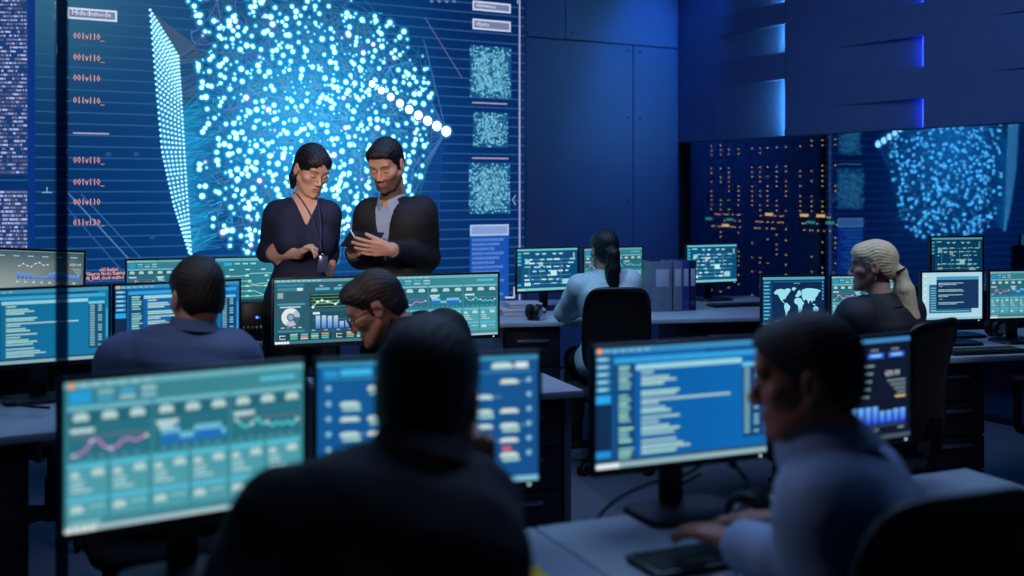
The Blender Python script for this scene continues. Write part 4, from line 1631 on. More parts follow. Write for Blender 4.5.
# ------------------------------------------------------------------ things on the desks
TOP = DESK_H + 0.0008


def on_desk(px, Y, z=TOP):
    p = P(px, 300, Y)
    return Vector((p.x, p.y, z))


def binder(label, px, Y, w, m, hgt=0.31, d=0.28, yaw=11, ring=True):
    root = empty('ring_binder', on_desk(px, Y), R(yaw), label, 'binder', 'ring binders on the long desk')
    b = MB()
    b.box((-w / 2, 0, 0), (w / 2, 0.004, hgt), 0.0015)
    b.box((-w / 2, 0.002, 0), (-w / 2 + 0.004, d, hgt), 0.0015)
    b.box((w / 2 - 0.004, 0.002, 0), (w / 2, d, hgt), 0.0015)
    b.build('cover', m, root)
    MB().box((-w / 2 + 0.006, 0.02, 0.006), (w / 2 - 0.006, d - 0.012, hgt - 0.012)).build('paper', MATS['paper_white'], root)
    if ring:
        MB().box((-w * 0.34, -0.0012, hgt * 0.5), (w * 0.34, 0.001, hgt * 0.85), 0.0006).build('spine_label', MATS['paper_white'], root)
        MB().lathe([(0.009, -0.002), (0.013, -0.002), (0.013, 0.001), (0.009, 0.001), (0.009, -0.002)], 16, Matrix.Translation((0, 0, hgt * 0.16)) @ Matrix.Rotation(R(90), 4, 'X')).build('finger_ring', MATS['steel_light'], root)
    return root


binder('wide pale grey ring binder at the start of the row beside the seated blouse woman', 662.5, 6.87, 0.125, MATS['binder_grey'], d=0.21)
binder('narrow pale grey ring binder, second in the row', 678, 6.89, 0.058, MATS['binder_grey'], d=0.23)
binder('bright blue ring binder in the row', 686, 6.92, 0.045, MATS['binder_blue'])
binder('navy ring binder closing the row toward the lone monitor', 693, 6.94, 0.042, MATS['binder_navy'])

MAT_BOX = MATS['paper_white']


def doc_box(label, base, w, d, h, yaw):
    root = empty('document_box', base, R(yaw), label, 'box', 'flat boxes on the long desk')
    MB().box((-w / 2, -d / 2, 0.0005), (w / 2, d / 2, h * 0.6), 0.004).build('tray', MAT_BOX, root)
    MB().box((-w / 2 - 0.004, -d / 2 - 0.004, h * 0.6 + 0.001), (w / 2 + 0.004, d / 2 + 0.004, h), 0.005).build('lid', MAT_BOX, root)


p0 = on_desk(521, 6.72)
doc_box('flat white document box lying under a smaller one on the long desk', p0, 0.26, 0.2, 0.042, 11)
doc_box('smaller white document box on top of the flat one', p0 + Vector((0.01, 0.01, 0.0435)), 0.2, 0.16, 0.03, 15)
headset('black headset on the long desk in front of the white boxes', on_desk(529, 6.43), -20, False)
headset('black headset with silver ear cups on the near desk by the typing hands', on_desk(753, 2.475), -120)
headset('black headset lying between the terminal monitor and its neighbour', on_desk(990, 5.72), -60, False)
keyboard('black keyboard under the hands of the man in the light shirt', on_desk(700, 2.25), 24, 0.28)
keyboard('black keyboard on the long desk near the ring binders', on_desk(738, 7.2), 15)
keyboard('black keyboard on the desk below the white terminal monitor', on_desk(983, 5.14), 14)
st = MB()
st.grid(lambda u, v: ((u - 0.5) * 0.076, (v - 0.5) * 0.076, 0.0006 + 0.006 * max(0, v - 0.6) ** 2 * 6), 6, 10)
o = st.build('sticky_note', MATS['sticky_yellow'])
o.location = on_desk(529, 2.16)
o.rotation_euler = (0, 0, R(20))
tag(o, 'yellow sticky note on the white desk beside the dark-suited man', 'note')

# equipment with blue lights next to the standing woman
root = empty('control_unit', Vector((-1.318, 5.60, TOP)), R(18), 'black control unit with two blue lights and a row of keys behind the middle desks', 'control unit')
MB().box((-0.075, -0.09, 0.0), (0.075, 0.09, 0.2), 0.022).build('housing', MATS['black_plastic'], root)
emis('led_blue_dot', (60, 110, 255), 3.0)
for x in (0.012, 0.032):
    MB().lathe([(0, 0.004), (0.006, 0.003), (0.007, 0)], 12, Matrix.Translation((x, -0.09, 0.12)) @ Matrix.Rotation(R(90), 4, 'X')).build('indicator_light', MATS['led_blue_dot'], root)
for i in range(6):
    MB().box((-0.058 + i * 0.021, -0.096, 0.06), (-0.045 + i * 0.021, -0.088, 0.078), 0.003).build('key', MATS['steel_light'], root)


def cable(label, pts, r=0.0045):
    o = MB().tube(smooth_path(pts, 8), r, 8).build('cable', MATS['rubber'])
    return tag(o, label, 'cable', 'monitor cables')


cable('upper black cable arching behind the near blue code monitor', [P(584, 536, 2.68), P(612, 503, 2.70), P(648, 484, 2.73), P(688, 473, 2.78), P(716, 452, 2.80)])
cable('lower black cable sagging behind the near blue code monitor', [P(588, 540, 2.74), P(620, 518, 2.76), P(648, 510, 2.78), P(668, 492, 2.80), P(700, 474, 2.84)])
cable('black cable looped on the desk behind the large teal monitor', [P(-30, 402, 3.72) * 1.0, P(8, 398, 3.75), P(20, 405, 3.7), P(50, 408, 3.72)], 0.005)

# glass partition with a smoked joint
g = Vector((P(62, 0, 2.9).x, 2.9, 0))
root = empty('window_2', g, R(30))
root['kind'] = 'structure'
o = MB().box((-1.4, -0.004, 0.0), (-0.016, 0.004, 2.9)).build('pane', MATS['glass_clear'], root)
o = MB().box((-0.016, -0.005, 0.0), (0.015, 0.005, 2.9), 0.001).build('joint_strip', MATS['glass_smoked'], root)
# ------------------------------------------------------------------ figures: one continuous surface each
def axis(lo, hi, coarse, fine):
    """grid lines from lo to hi, denser inside the fine spans [(a,b,step)]"""
    xs = [lo]
    while xs[-1] < hi:
        x = xs[-1]
        st = coarse
        for a, b_, s in fine:
            if a - 1e-6 <= x < b_:
                st = min(st, s)
            elif x < a < x + st:
                st = min(st, max(s, a - x))
        xs.append(x + st)
    return np.array(xs, dtype=np.float64)


class Field:
    def __init__(self, xs, ys, zs):
        self.xs, self.ys, self.zs = xs, ys, zs
        self.F = np.full((len(xs), len(ys), len(zs)), 0.08, dtype=np.float32)

    def _sl(self, lo, hi, m):
        s = []
        for a, l, h in ((self.xs, lo[0], hi[0]), (self.ys, lo[1], hi[1]), (self.zs, lo[2], hi[2])):
            i0 = max(0, int(np.searchsorted(a, l - m)) - 1)
            i1 = min(len(a), int(np.searchsorted(a, h + m)) + 1)
            if i1 - i0 < 1:
                return None
            s.append(slice(i0, i1))
        return tuple(s)

    def pts(self, s):
        return self.xs[s[0]][:, None, None], self.ys[s[1]][None, :, None], self.zs[s[2]][None, None, :]

    def put(self, fn, lo, hi, k=0.02, m=0.06, mode='add'):
        s = self._sl(lo, hi, m)
        if s is None:
            return
        X, Y, Z = self.pts(s)
        d = fn(X, Y, Z)
        A = self.F[s]
        if mode == 'add':
            if k <= 0:
                self.F[s] = np.minimum(A, d)
            else:
                h = np.clip(0.5 + 0.5 * (A - d) / k, 0, 1)
                self.F[s] = A * (1 - h) + d * h - k * h * (1 - h)
        else:
            d = -d
            if k <= 0:
                self.F[s] = np.maximum(A, d)
            else:
                h = np.clip(0.5 - 0.5 * (A - d) / k, 0, 1)
                self.F[s] = A * (1 - h) + d * h + k * h * (1 - h)

    def everywhere(self, fn, mode='cut'):
        X, Y, Z = self.xs[:, None, None], self.ys[None, :, None], self.zs[None, None, :]
        d = fn(X, Y, Z)
        if mode == 'cut':
            self.F = np.maximum(self.F, d).astype(np.float32)
        else:
            self.F = (self.F + d).astype(np.float32)

    # ---- shapes
    def cap(self, a, b_, ra, rb, k=0.02, m=0.06, mode='add', flat=None):
        a, b_ = Vector(a), Vector(b_)
        d = b_ - a
        L2 = max(d.length_squared, 1e-9)
        r = max(ra, rb)
        lo = [min(a[i], b_[i]) - r for i in range(3)]
        hi = [max(a[i], b_[i]) + r for i in range(3)]

        def fn(X, Y, Z):
            px, py, pz = X - a.x, Y - a.y, Z - a.z
            t = np.clip((px * d.x + py * d.y + pz * d.z) / L2, 0, 1)
            qx, qy, qz = px - t * d.x, py - t * d.y, pz - t * d.z
            if flat is not None:          # squash along a direction
                n, f = flat
                s = qx * n.x + qy * n.y + qz * n.z
                q2 = qx * qx + qy * qy + qz * qz
                q2 = q2 + s * s * (f * f - 1)
                return np.sqrt(np.maximum(q2, 0)) - (ra + (rb - ra) * t)
            return np.sqrt(qx * qx + qy * qy + qz * qz) - (ra + (rb - ra) * t)
        self.put(fn, lo, hi, k, m, mode)

    def ell(self, c, Rm, rad, k=0.02, m=0.05, mode='add'):
        c = Vector(c)
        R_ = np.array(Rm)
        r = max(rad)
        mr = min(rad)

        def fn(X, Y, Z):
            px, py, pz = X - c.x, Y - c.y, Z - c.z
            q = 0
            g = 0
            for i in range(3):
                e = px * R_[0, i] + py * R_[1, i] + pz * R_[2, i]
                q = q + (e / rad[i]) ** 2
                g = g + (e / rad[i] ** 2) ** 2
            k0 = np.sqrt(q)
            return k0 * (k0 - 1) / np.maximum(np.sqrt(g), 1e-6)
        self.put(fn, [c[i] - r for i in range(3)], [c[i] + r for i in range(3)], k, m, mode)

    def mesh(self):
        F = self.F
        S = F < 0
        nx, ny, nz = F.shape
        cnt = np.zeros((nx - 1, ny - 1, nz - 1), dtype=np.int8)
        for i in (0, 1):
            for j in (0, 1):
                for k in (0, 1):
                    cnt += S[i:nx - 1 + i, j:ny - 1 + j, k:nz - 1 + k]
        act = (cnt > 0) & (cnt < 8)
        ids = np.argwhere(act)
        idx = np.full(act.shape, -1, dtype=np.int64)
        idx[act] = np.arange(len(ids))
        I, J, K = ids[:, 0], ids[:, 1], ids[:, 2]
        C = {}
        for i in (0, 1):
            for j in (0, 1):
                for k in (0, 1):
                    C[(i, j, k)] = F[I + i, J + j, K + k].astype(np.float64)
        acc = np.zeros((len(ids), 3))
        n = np.zeros(len(ids))
        co = [(i, j, k) for i in (0, 1) for j in (0, 1) for k in (0, 1)]
        for a in co:
            for ax in range(3):
                if a[ax] == 0:
                    b_ = list(a)
                    b_[ax] = 1
                    b_ = tuple(b_)
                    va, vb = C[a], C[b_]
                    mk = (va < 0) != (vb < 0)
                    t = np.where(mk, va / np.where(va == vb, 1, va - vb), 0)
                    pa = np.stack([self.xs[I + a[0]], self.ys[J + a[1]], self.zs[K + a[2]]], 1)
                    pb = np.stack([self.xs[I + b_[0]], self.ys[J + b_[1]], self.zs[K + b_[2]]], 1)
                    acc += np.where(mk[:, None], pa + (pb - pa) * t[:, None], 0)
                    n += mk
        v = acc / np.maximum(n, 1)[:, None]
        quads = []
        for ax in range(3):
            sa = [slice(None)] * 3
            sb = [slice(None)] * 3
            sa[ax] = slice(0, -1)
            sb[ax] = slice(1, None)
            A, B = S[tuple(sa)], S[tuple(sb)]
            for flip, mk in ((False, A & ~B), (True, ~A & B)):
                e = np.argwhere(mk)
                o = [q for q in range(3) if q != ax]
                ok = np.ones(len(e), dtype=bool)
                for q in o:
                    ok &= (e[:, q] > 0) & (e[:, q] < F.shape[q] - 1)
                e = e[ok]

                def cell(d0, d1):
                    c = e.copy()
                    c[:, o[0]] -= d0
                    c[:, o[1]] -= d1
                    return idx[c[:, 0], c[:, 1], c[:, 2]]
                q = np.stack([cell(1, 1), cell(0, 1), cell(0, 0), cell(1, 0)], 1)
                fl = flip if ax != 1 else not flip
                if fl:
                    q = q[:, ::-1]
                quads.append(q)
        q = np.concatenate(quads)
        q = q[(q >= 0).all(1)]
        return v, q


def ss(a, b_, x):
    t = np.clip((x - a) / (b_ - a), 0, 1)
    return t * t * (3 - 2 * t)


TORSO_M = [(0.0, .168, .118), (.18, .162, .115), (.38, .148, .105), (.62, .168, .118), (.80, .172, .115), (.92, .135, .09), (1.0, .075, .068)]
TORSO_F = [(0.0, .165, .112), (.18, .162, .112), (.40, .122, .09), (.62, .138, .10), (.80, .145, .098), (.92, .112, .078), (1.0, .058, .056)]


class Person:
    def __init__(self, label, female=False, pelvis=None, neck=None, fwd=(0, -1, 0), head=None, face=(0, -1, 0), pitch=0, roll=0, hs=1.0,
                 skin=(205, 160, 140), sw=0.175, arms=None, legs='sit', hands=None, twist=0.0, shoulders=None, feet=None, name_extra=None, bulk=1.0):
        self.female = female
        self.label = label
        self.pel, self.neck = Vector(pelvis), Vector(neck)
        self.up = (self.neck - self.pel).normalized()
        f = Vector(fwd).normalized()
        self.fwd = (f - self.up * f.dot(self.up)).normalized()
        self.right = self.fwd.cross(self.up).normalized()      # person's own right-hand side
        self.L = (self.neck - self.pel).length
        self.sec = [(t, a * bulk, b_ * bulk) for t, a, b_ in (TORSO_F if female else TORSO_M)]
        self.skin = skin
        self.hs = hs
        self.sw = sw
        # head frame
        f0 = Vector(face)
        f0.z = 0
        f0.normalize()
        p = R(pitch)
        hf = f0 * math.cos(p) - Vector((0, 0, 1)) * math.sin(p)
        hu = Vector((0, 0, 1)) * math.cos(p) + f0 * math.sin(p)
        q = Matrix.Rotation(R(roll), 3, hf)
        hu = q @ hu
        hy = -hf
        hx = hy.cross(hu)
        self.HR = Matrix((hx, hy, hu)).transposed()            # head-local -> world
        self.hc = Vector(head)
        # shoulders
        sh = shoulders or {}
        top = self.neck - self.up * 0.055
        self.sh = {s: Vector(sh[s]) if s in sh else top + self.right * (sw * (1 if s == 'R' else -1)) for s in 'RL'}
        self.arms = arms or {}
        self.hands = hands or {}
        self.legs = legs
        self.feet = feet
        self.root = None

    def H(self, x, y, z):
        return self.hc + self.HR @ (Vector((x, y, z)) * self.hs)

    # ---- shape groups, g = extra thickness
    def torso(self, F, g=0.0, t0=0.0, t1=1.0, k=0.03, flare=0.0):
        ts = np.array([s[0] for s in self.sec])
        aa = np.array([s[1] for s in self.sec]) + g
        bb = np.array([s[2] for s in self.sec]) + g
        p, u, r, f, L = self.pel, self.up, self.right, self.fwd, self.L

        def fn(X, Y, Z):
            x, y, z = X - p.x, Y - p.y, Z - p.z
            h = x * u.x + y * u.y + z * u.z
            lx = x * r.x + y * r.y + z * r.z
            ly = x * f.x + y * f.y + z * f.z
            t = h / L
            A = np.interp(t, ts, aa)
            B = np.interp(t, ts, bb)
            if flare:
                A = A + flare * np.clip(0.35 - t, 0, 1)
                B = B + flare * np.clip(0.35 - t, 0, 1)
            ly2 = ly + 0.02 * np.sin(np.clip(t, 0, 1) * 3.1) * 1.0
            n = 2.3
            q = (np.abs(lx / A) ** n + np.abs(ly2 / B) ** n) ** (1 / n)
            d = (q - 1) * np.minimum(A, B)
            c = np.maximum(t0 * L - h, h - t1 * L)
            kk = 0.05
            hh = np.clip(0.5 - 0.5 * (d - c) / kk, 0, 1)
            return d * (1 - hh) + c * hh + kk * hh * (1 - hh)
        c0, c1 = p + u * (t0 * L - 0.02), p + u * (t1 * L + 0.02)
        e = 0.23 + g + flare
        F.put(fn, [min(c0[i], c1[i]) - e for i in range(3)], [max(c0[i], c1[i]) + e for i in range(3)], k)

    def shoulders_(self, F, g=0.0, k=0.045):
        sc = 0.88 if self.female else 1.0
        for s in 'RL':
            sg = 1 if s == 'R' else -1
            a = self.neck + self.right * sg * 0.04 - self.up * 0.05
            F.cap(a, self.sh[s] + self.up * 0.006, 0.046 * sc + g * .8, 0.05 * sc + g, k)
            F.cap(self.neck - self.up * 0.13 + self.right * sg * 0.08, self.sh[s] - self.up * 0.02, 0.08 * sc + g, 0.058 * sc + g, k)
        if self.female:
            for sg in (-1, 1):
                c = self.pel + self.up * self.L * 0.63 + self.right * sg * 0.068 + self.fwd * 0.072
                F.ell(c, self.basis(), (0.062 + g, 0.055 + g, 0.062 + g), 0.04)

    def basis(self):
        return [[self.right[i], self.fwd[i], self.up[i]] for i in range(3)]

    def arm(self, F, s, g=0.0, upto=1.0, k=0.03):
        if s not in self.arms:
            return
        sc = 0.82 if self.female else 1.0
        el, wr = [Vector(q) for q in self.arms[s]]
        F.cap(self.sh[s], self.sh[s].lerp(el, 0.45), 0.056 * sc + g, 0.05 * sc + g, k)
        F.cap(self.sh[s].lerp(el, 0.4), el, 0.05 * sc + g, 0.041 * sc + g, k)
        e2 = el.lerp(wr, upto)
        m = el.lerp(wr, min(0.3, upto))
        F.cap(el, m, 0.041 * sc + g, 0.044 * sc + g, 0.02)
        if upto > 0.3:
            r1 = 0.044 + (0.028 - 0.044) * (upto - 0.3) / 0.7
            F.cap(m, e2, 0.044 * sc + g, r1 * sc + g, 0.02)

    def leg_pts(self):
        out = {}
        for s in 'RL':
            sg = 1 if s == 'R' else -1
            fh = Vector((self.fwd.x, self.fwd.y, 0)).normalized()
            rh = Vector((self.right.x, self.right.y, 0)).normalized()
            hip = self.pel + rh * sg * 0.088
            if self.legs == 'sit':
                kn = Vector((hip.x, hip.y, 0)) + fh * 0.40 + rh * sg * 0.05 + Vector((0, 0, 0.515))
                an = kn + fh * 0.06 + Vector((0, 0, -0.425))
            else:
                kn = Vector((hip.x, hip.y, 0.50)) + fh * 0.03 + rh * sg * 0.01
                an = Vector((hip.x, hip.y, 0.09)) - fh * 0.02 + rh * sg * 0.02
            if self.feet and s in self.feet:
                kn, an = [Vector(q) for q in self.feet[s]]
            out[s] = (hip, kn, an, fh)
        return out

    def leg(self, F, s, g=0.0, upto=1.0, k=0.04):
        hip, kn, an, fh = self.leg_pts()[s]
        sc = 0.95 if self.female else 1.0
        F.cap(hip, hip.lerp(kn, 0.5), 0.088 * sc + g, 0.074 * sc + g, k)
        F.cap(hip.lerp(kn, 0.5), kn, 0.074 * sc + g, 0.056 * sc + g, k)
        e = kn.lerp(an, upto)
        F.cap(kn, kn.lerp(an, 0.35), 0.056 * sc + g, 0.056 * sc + g, 0.02)
        F.cap(kn.lerp(an, 0.3), e, 0.056 * sc + g, 0.04 * sc + g, 0.02)

    def head(self, F):
        H, Rm, s = self.H, self.HR, self.hs
        fem = self.female
        k = 0.022
        F.ell(H(0, .014, .036), Rm, (.0745 * s, .094 * s, .081 * s), 0)
        F.ell(H(0, -.026, -.022), Rm, ((.058 if fem else .060) * s, .062 * s, .084 * s), k)
        F.ell(H(0, -.048, -.072), Rm, (.041 * s, .042 * s, .036 * s), k)
        jw = -.004 if fem else .002
        for sg in (-1, 1):
            F.cap(H(sg * (.054 + jw), .0, -.045), H(sg * (.03 + jw), -.058, -.092), .017 * s, .014 * s, .02)
            F.ell(H(sg * .042, -.058, -.016), Rm, (.022 * s, .020 * s, .016 * s), .026)      # cheek
        F.ell(H(0, -.079, -.099), Rm, (.019 * s, .016 * s, .014 * s), .016)                 # chin
        F.cap(H(-.034, -.079, .026), H(.034, -.079, .026), (.010 if fem else .013) * s, (.010 if fem else .013) * s, .014)
        F.ell(H(0, -.066, .056), Rm, (.05 * s, .018 * s, .035 * s), .03)                     # forehead
        for sg in (-1, 1):
            F.ell(H(sg * .031, -.101, .004), Rm, (.018 * s, .016 * s, .010 * s), .012, mode='sub')
            F.ell(H(sg * .031, -.0755, .003), Rm, (.0145 * s, .0125 * s, .0125 * s), .004)
        F.cap(H(0, -.084, .012), H(0, -.105, -.024), .007 * s, (.0085 if fem else .010) * s, .010)            # nose ridge
        F.ell(H(0, -.105, -.029), Rm, (.0095 * s, .0105 * s, .009 * s), .006)
        for sg in (-1, 1):
            F.ell(H(sg * .0125, -.098, -.034), Rm, (.0075 * s, .0105 * s, .007 * s), .006)
        F.cap(H(-.015, -.0865, -.0585), H(.015, -.0865, -.0585), .0062 * s, .0062 * s, .006)
        F.cap(H(-.012, -.0865, -.0685), H(.012, -.0865, -.0685), .0075 * s, .0075 * s, .006)
        F.ell(H(0, -.0985, -.0635), Rm, (.022 * s, .006 * s, .0016 * s), .003, mode='sub')
        # ears
        for sg in (-1, 1):
            F.ell(H(sg * .0765, .012, -.004), Rm, (.009 * s, .019 * s, .031 * s), .008)
            F.ell(H(sg * .0845, .008, .0), Rm, (.006 * s, .010 * s, .017 * s), .005, mode='sub')
        # neck
        nb = self.neck + self.up * 0.0
        F.cap(H(0, .022, -.055), nb - self.up * .02, (.047 if fem else .055) * s, (.05 if fem else .062) * s, .025)

    def hand(self, F, s, only=None):
        if s not in self.hands:
            return []
        h = self.hands[s]
        wr = Vector(self.arms[s][1])
        d = Vector(h['dir']).normalized()
        n = Vector(h['palm'])
        n = (n - d * n.dot(d)).normalized()          # the side the fingers curl toward
        t = Vector(h['thumb'])
        t = (t - d * t.dot(d) - n * t.dot(n)).normalized()
        sc = (0.9 if self.female else 1.0) * h.get('scale', 1.0)
        curl = h.get('curl', [25, 30, 35, 40])
        offs = [.029, .0095, -.010, -.028]
        plen = [.088, .092, .087, .078]
        fl = [(.040, .025, .021), (.044, .028, .022), (.041, .026, .021), (.032, .020, .018)]
        fr = [.0088, .0090, .0085, .0076]
        base0 = wr
        F.cap(wr - d * 0.01, wr + d * .03 * sc, .024 * sc, .025 * sc, .015, flat=(n, 1.45))
        for i in range(4):
            a = wr + d * .012 * sc + t * offs[i] * .55 * sc
            b_ = wr + d * plen[i] * sc + t * offs[i] * sc
            F.cap(a, b_, .0150 * sc, .0105 * sc, .008)
        F.cap(wr + d * .02 * sc + t * .014 * sc, wr + d * .055 * sc + t * .028 * sc + n * .006, .017 * sc, .012 * sc, .01)
        spread = h.get('spread', 4)
        for i in range(4):
            p = wr + d * plen[i] * sc + t * offs[i] * sc
            dirv = d
            sp = R((1.5 - i) * spread)
            dirv = (d * math.cos(sp) + t * math.sin(sp)).normalized()
            a = 0.0
            c = curl[i]
            for j in range(3):
                a += R(c * (0.9, 1.15, 0.75)[j])
                v = dirv * math.cos(a) + n * math.sin(a)
                q = p + v * fl[i][j] * sc
                r0 = fr[i] * sc * (1, .94, .88)[j]
                r1 = fr[i] * sc * (.94, .88, .78)[j]
                F.cap(p, q, r0, r1, .0025)
                p = q
        # thumb leaves the side of the palm near its base
        p = wr + d * .026 * sc + t * .022 * sc + n * .004
        ta = h.get('tdir')
        v = Vector(ta).normalized() if ta is not None else (d * .62 + t * .62 + n * .35).normalized()
        for j, l in enumerate((.044, .032, .026)):
            q = p + v * l * sc
            F.cap(p, q, (.0125, .0105, .0095)[j] * sc, (.0105, .0095, .0078)[j] * sc, .005)
            v = (v + d * .12 + n * h.get('tcurl', .12)).normalized()
            p = q

    # ---- building
    def bounds(self, pad=0.12):
        P_ = [self.pel, self.neck, self.hc, self.hc + Vector((0, 0, .1))] + list(self.sh.values())
        for e in (Vector((.16, .16, 0)), Vector((-.16, -.16, 0))):
            P_ += [self.pel + e, self.neck + e, self.pel.lerp(self.neck, .5) + e]
        for s in self.arms:
            P_ += [Vector(q) for q in self.arms[s]]
            if s in self.hands:
                P_.append(Vector(self.arms[s][1]) + Vector(self.hands[s]['dir']).normalized() * .12)
        for s in 'RL':
            hip, kn, an, fh = self.leg_pts()[s]
            P_ += [kn, an, an + fh * .16]
        P_ = np.array([list(q) for q in P_])
        return P_.min(0) - pad, P_.max(0) + pad

    def build_body(self, coarse=0.016, fine=0.0036):
        lo, hi = self.bounds()
        lo[2] = max(lo[2], -0.02)
        boxes = [(np.array(self.hc) - .135 * self.hs, np.array(self.hc) + .14 * self.hs)]
        for s in self.hands:
            c = np.array(Vector(self.arms[s][1]) + Vector(self.hands[s]['dir']).normalized() * .075)
            boxes.append((c - .10, c + .10))
        ax = [axis(lo[i], hi[i], coarse, [(b_[0][i], b_[1][i], fine) for b_ in boxes]) for i in range(3)]
        F = Field(*ax)
        self.torso(F)
        self.shoulders_(F)
        for s in 'RL':
            self.leg(F, s)
            hip, kn, an, fh = self.leg_pts()[s]
            F.cap(an + Vector((0, 0, -.045)), an + fh * .15 + Vector((0, 0, -.055)), .032, .026, .02)
            self.arm(F, s)
            self.hand(F, s)
        self.head(F)
        v, q = F.mesh()
        cols = self.paint(v)
        me = np_mesh('person', v - np.array([self.pel.x, self.pel.y, 0]), q, cols, True)
        o = link_mesh('person', me, SKIN)
        o.location = (self.pel.x, self.pel.y, 0)
        tag(o, self.label, 'person')
        self.root = o
        self.org = np.array([self.pel.x, self.pel.y, 0])
        return o

    beard = 0.0
    brow_col = (40, 30, 28)
    lip_col = (176, 96, 92)

    def paint(self, v):
        h = (v - np.array(self.hc)) @ np.array(self.HR) / self.hs
        x, y, z = np.abs(h[:, 0]), h[:, 1], h[:, 2]
        near = (np.abs(h) < 0.16).all(1)
        base = np.array(lin(self.skin)[:3])
        c = np.tile(base, (len(v), 1))

        def mix(w, col):
            w = (w * near)[:, None]
            return c * (1 - w) + np.array(lin(col)[:3]) * w
        front = ss(-.02, -.06, y)
        c = mix(front * 0.35 * np.exp(-((x - .042) ** 2 + (z + .025) ** 2) / .0004), (225, 140, 124))
        if self.beard:
            w = ss(-.030, -.046, z + 0.25 * np.maximum(0, x - .05)) * ss(.02, -.02, y) * (1 - np.exp(-(x ** 2 / .0003 + (z + .063) ** 2 / .00005)))
            w = np.maximum(w, np.exp(-((z + .049) ** 2) / .00003) * ss(.026, .020, x) * front)
            c = mix(w * self.beard, (52, 40, 38))
        lip = np.exp(-(((z + .0632) / .0085) ** 4)) * ss(.024, .017, x) * ss(-.080, -.086, y)
        c = mix(lip * .5, self.lip_col)
        c = mix(np.exp(-((z + .0635) / .0018) ** 2) * ss(.024, .018, x) * ss(-.078, -.084, y) * .6, (90, 44, 44))
        # brows: an arc over each eye
        bz = .0235 + .006 * np.sin(np.clip((x - .014) / .034, 0, 1) * 2.4)
        br = np.exp(-((z - bz) / (.0034 if self.female else .0046)) ** 2) * ss(.011, .016, x) * ss(.052, .044, x) * front
        c = mix(br * .9, self.brow_col)
        lash = np.exp(-((z + .0035 - .15 * (x - .031) ** 2 / .015) / .0022) ** 2) * ss(.014, .019, x) * ss(.048, .043, x) * front
        c = mix(lash * .85, (38, 28, 28))
        return np.concatenate([c, np.ones((len(v), 1))], 1)

    def add(self, name, F, m, cols=None, label=None):
        v, q = F.mesh()
        me = np_mesh(name, v - self.org, q, cols, True)
        o = link_mesh(name, me, m, self.root)
        if label:
            o['label'] = label
        return o

    def loc(self, X, Y, Z):
        """torso coordinates of grid points: across (own right +), forward, up from the pelvis"""
        p, u, r, f = self.pel, self.up, self.right, self.fwd
        x, y, z = X - p.x, Y - p.y, Z - p.z
        return x * r.x + y * r.y + z * r.z, x * f.x + y * f.y + z * f.z, x * u.x + y * u.y + z * u.z

    def folds(self, F, amp=0.003, seed=1, fr=26.0):
        rr = random.Random(seed)
        ws = [(Vector((rr.uniform(-1, 1), rr.uniform(-1, 1), rr.uniform(-.7, .7))).normalized() * fr * rr.uniform(.6, 1.6), rr.uniform(0, 6)) for _ in range(6)]

        def fn(X, Y, Z):
            d = 0
            e = 0
            for i, (w, ph) in enumerate(ws):
                q = X * w.x + Y * w.y + Z * w.z + ph + 1.2 * np.sin(X * w.y * .5 + Z * w.x * .6 + ph)
                d = d + np.sin(q)
                if i < 3:
                    e = e + np.abs(np.sin(q * 0.62 + 1.0))
            # soft swell with sharper creases between
            return amp * 0.45 * (d / 2.5) + amp * (1.0 - e / 1.6)
        F.everywhere(fn, 'addto')

    def cloth_field(self, cell=0.009, zlo=None):
        lo, hi = self.bounds(0.14)
        if zlo is not None:
            lo[2] = zlo
        hi[2] = min(hi[2], self.hc.z + 0.02)
        return Field(*[axis(lo[i], hi[i], cell, []) for i in range(3)])

    def top_garment(self, name, m, g=0.014, cell=0.009, hem=-0.02, sleeve=1.0, folds=0.004, seed=1, vneck=None, opening=None, collar_cut=0.0, flare=0.02, label=None, pads=0.0):
        F = self.cloth_field(cell, zlo=self.pel.z - 0.18)
        self.torso(F, g, t0=hem, t1=0.985, flare=flare)
        self.shoulders_(F, g + pads)
        for s in 'RL':
            self.arm(F, s, g, sleeve)
        if self.legs == 'sit':
            for s in 'RL':
                hip, kn, an, fh = self.leg_pts()[s]
                F.cap(hip, hip.lerp(kn, .25), .088 + g, .085 + g, .04)
        if folds:
            self.folds(F, folds, seed)
        if self.legs == 'sit':
            F.everywhere(lambda X, Y, Z: 0.447 - Z + 0 * X + 0 * Y)
        # neck hole
        nk = self.neck
        F.cap(nk - self.up * (.03 + collar_cut), nk + self.up * .2 + self.fwd * .03, .058 if self.female else .066, .075, .01, mode='sub')
        if vneck:
            dep, wid = vneck
            L = self.L

            def fv(X, Y, Z):
                lx, ly, lz = self.loc(X, Y, Z)
                ww = wid * np.clip((lz - (L - dep)) / dep, -1, 1.6)
                return np.maximum(np.maximum(np.abs(lx) - ww, 0.005 - ly), (L - dep) - lz) * 0.7
            F.everywhere(lambda X, Y, Z: -fv(X, Y, Z))
        if opening:
            dep, wid = opening
            L = self.L

            def fo(X, Y, Z):
                lx, ly, lz = self.loc(X, Y, Z)
                ww = wid * np.clip((lz - (L - dep)) / dep, -1, 1.3)
                return np.maximum(np.maximum(np.abs(lx) - ww, 0.01 - ly), (L - dep) - lz) * 0.7
            F.everywhere(lambda X, Y, Z: -fo(X, Y, Z))
        # sleeve ends
        for s in 'RL':
            if s in self.arms:
                el, wr = [Vector(q) for q in self.arms[s]]
                e = el.lerp(wr, sleeve)
                d = (wr - el).normalized()
                F.cap(e + d * .05, e + d * .065, .052, .052, 0.003, mode='sub')
        return self.add(name, F, m, label=label)

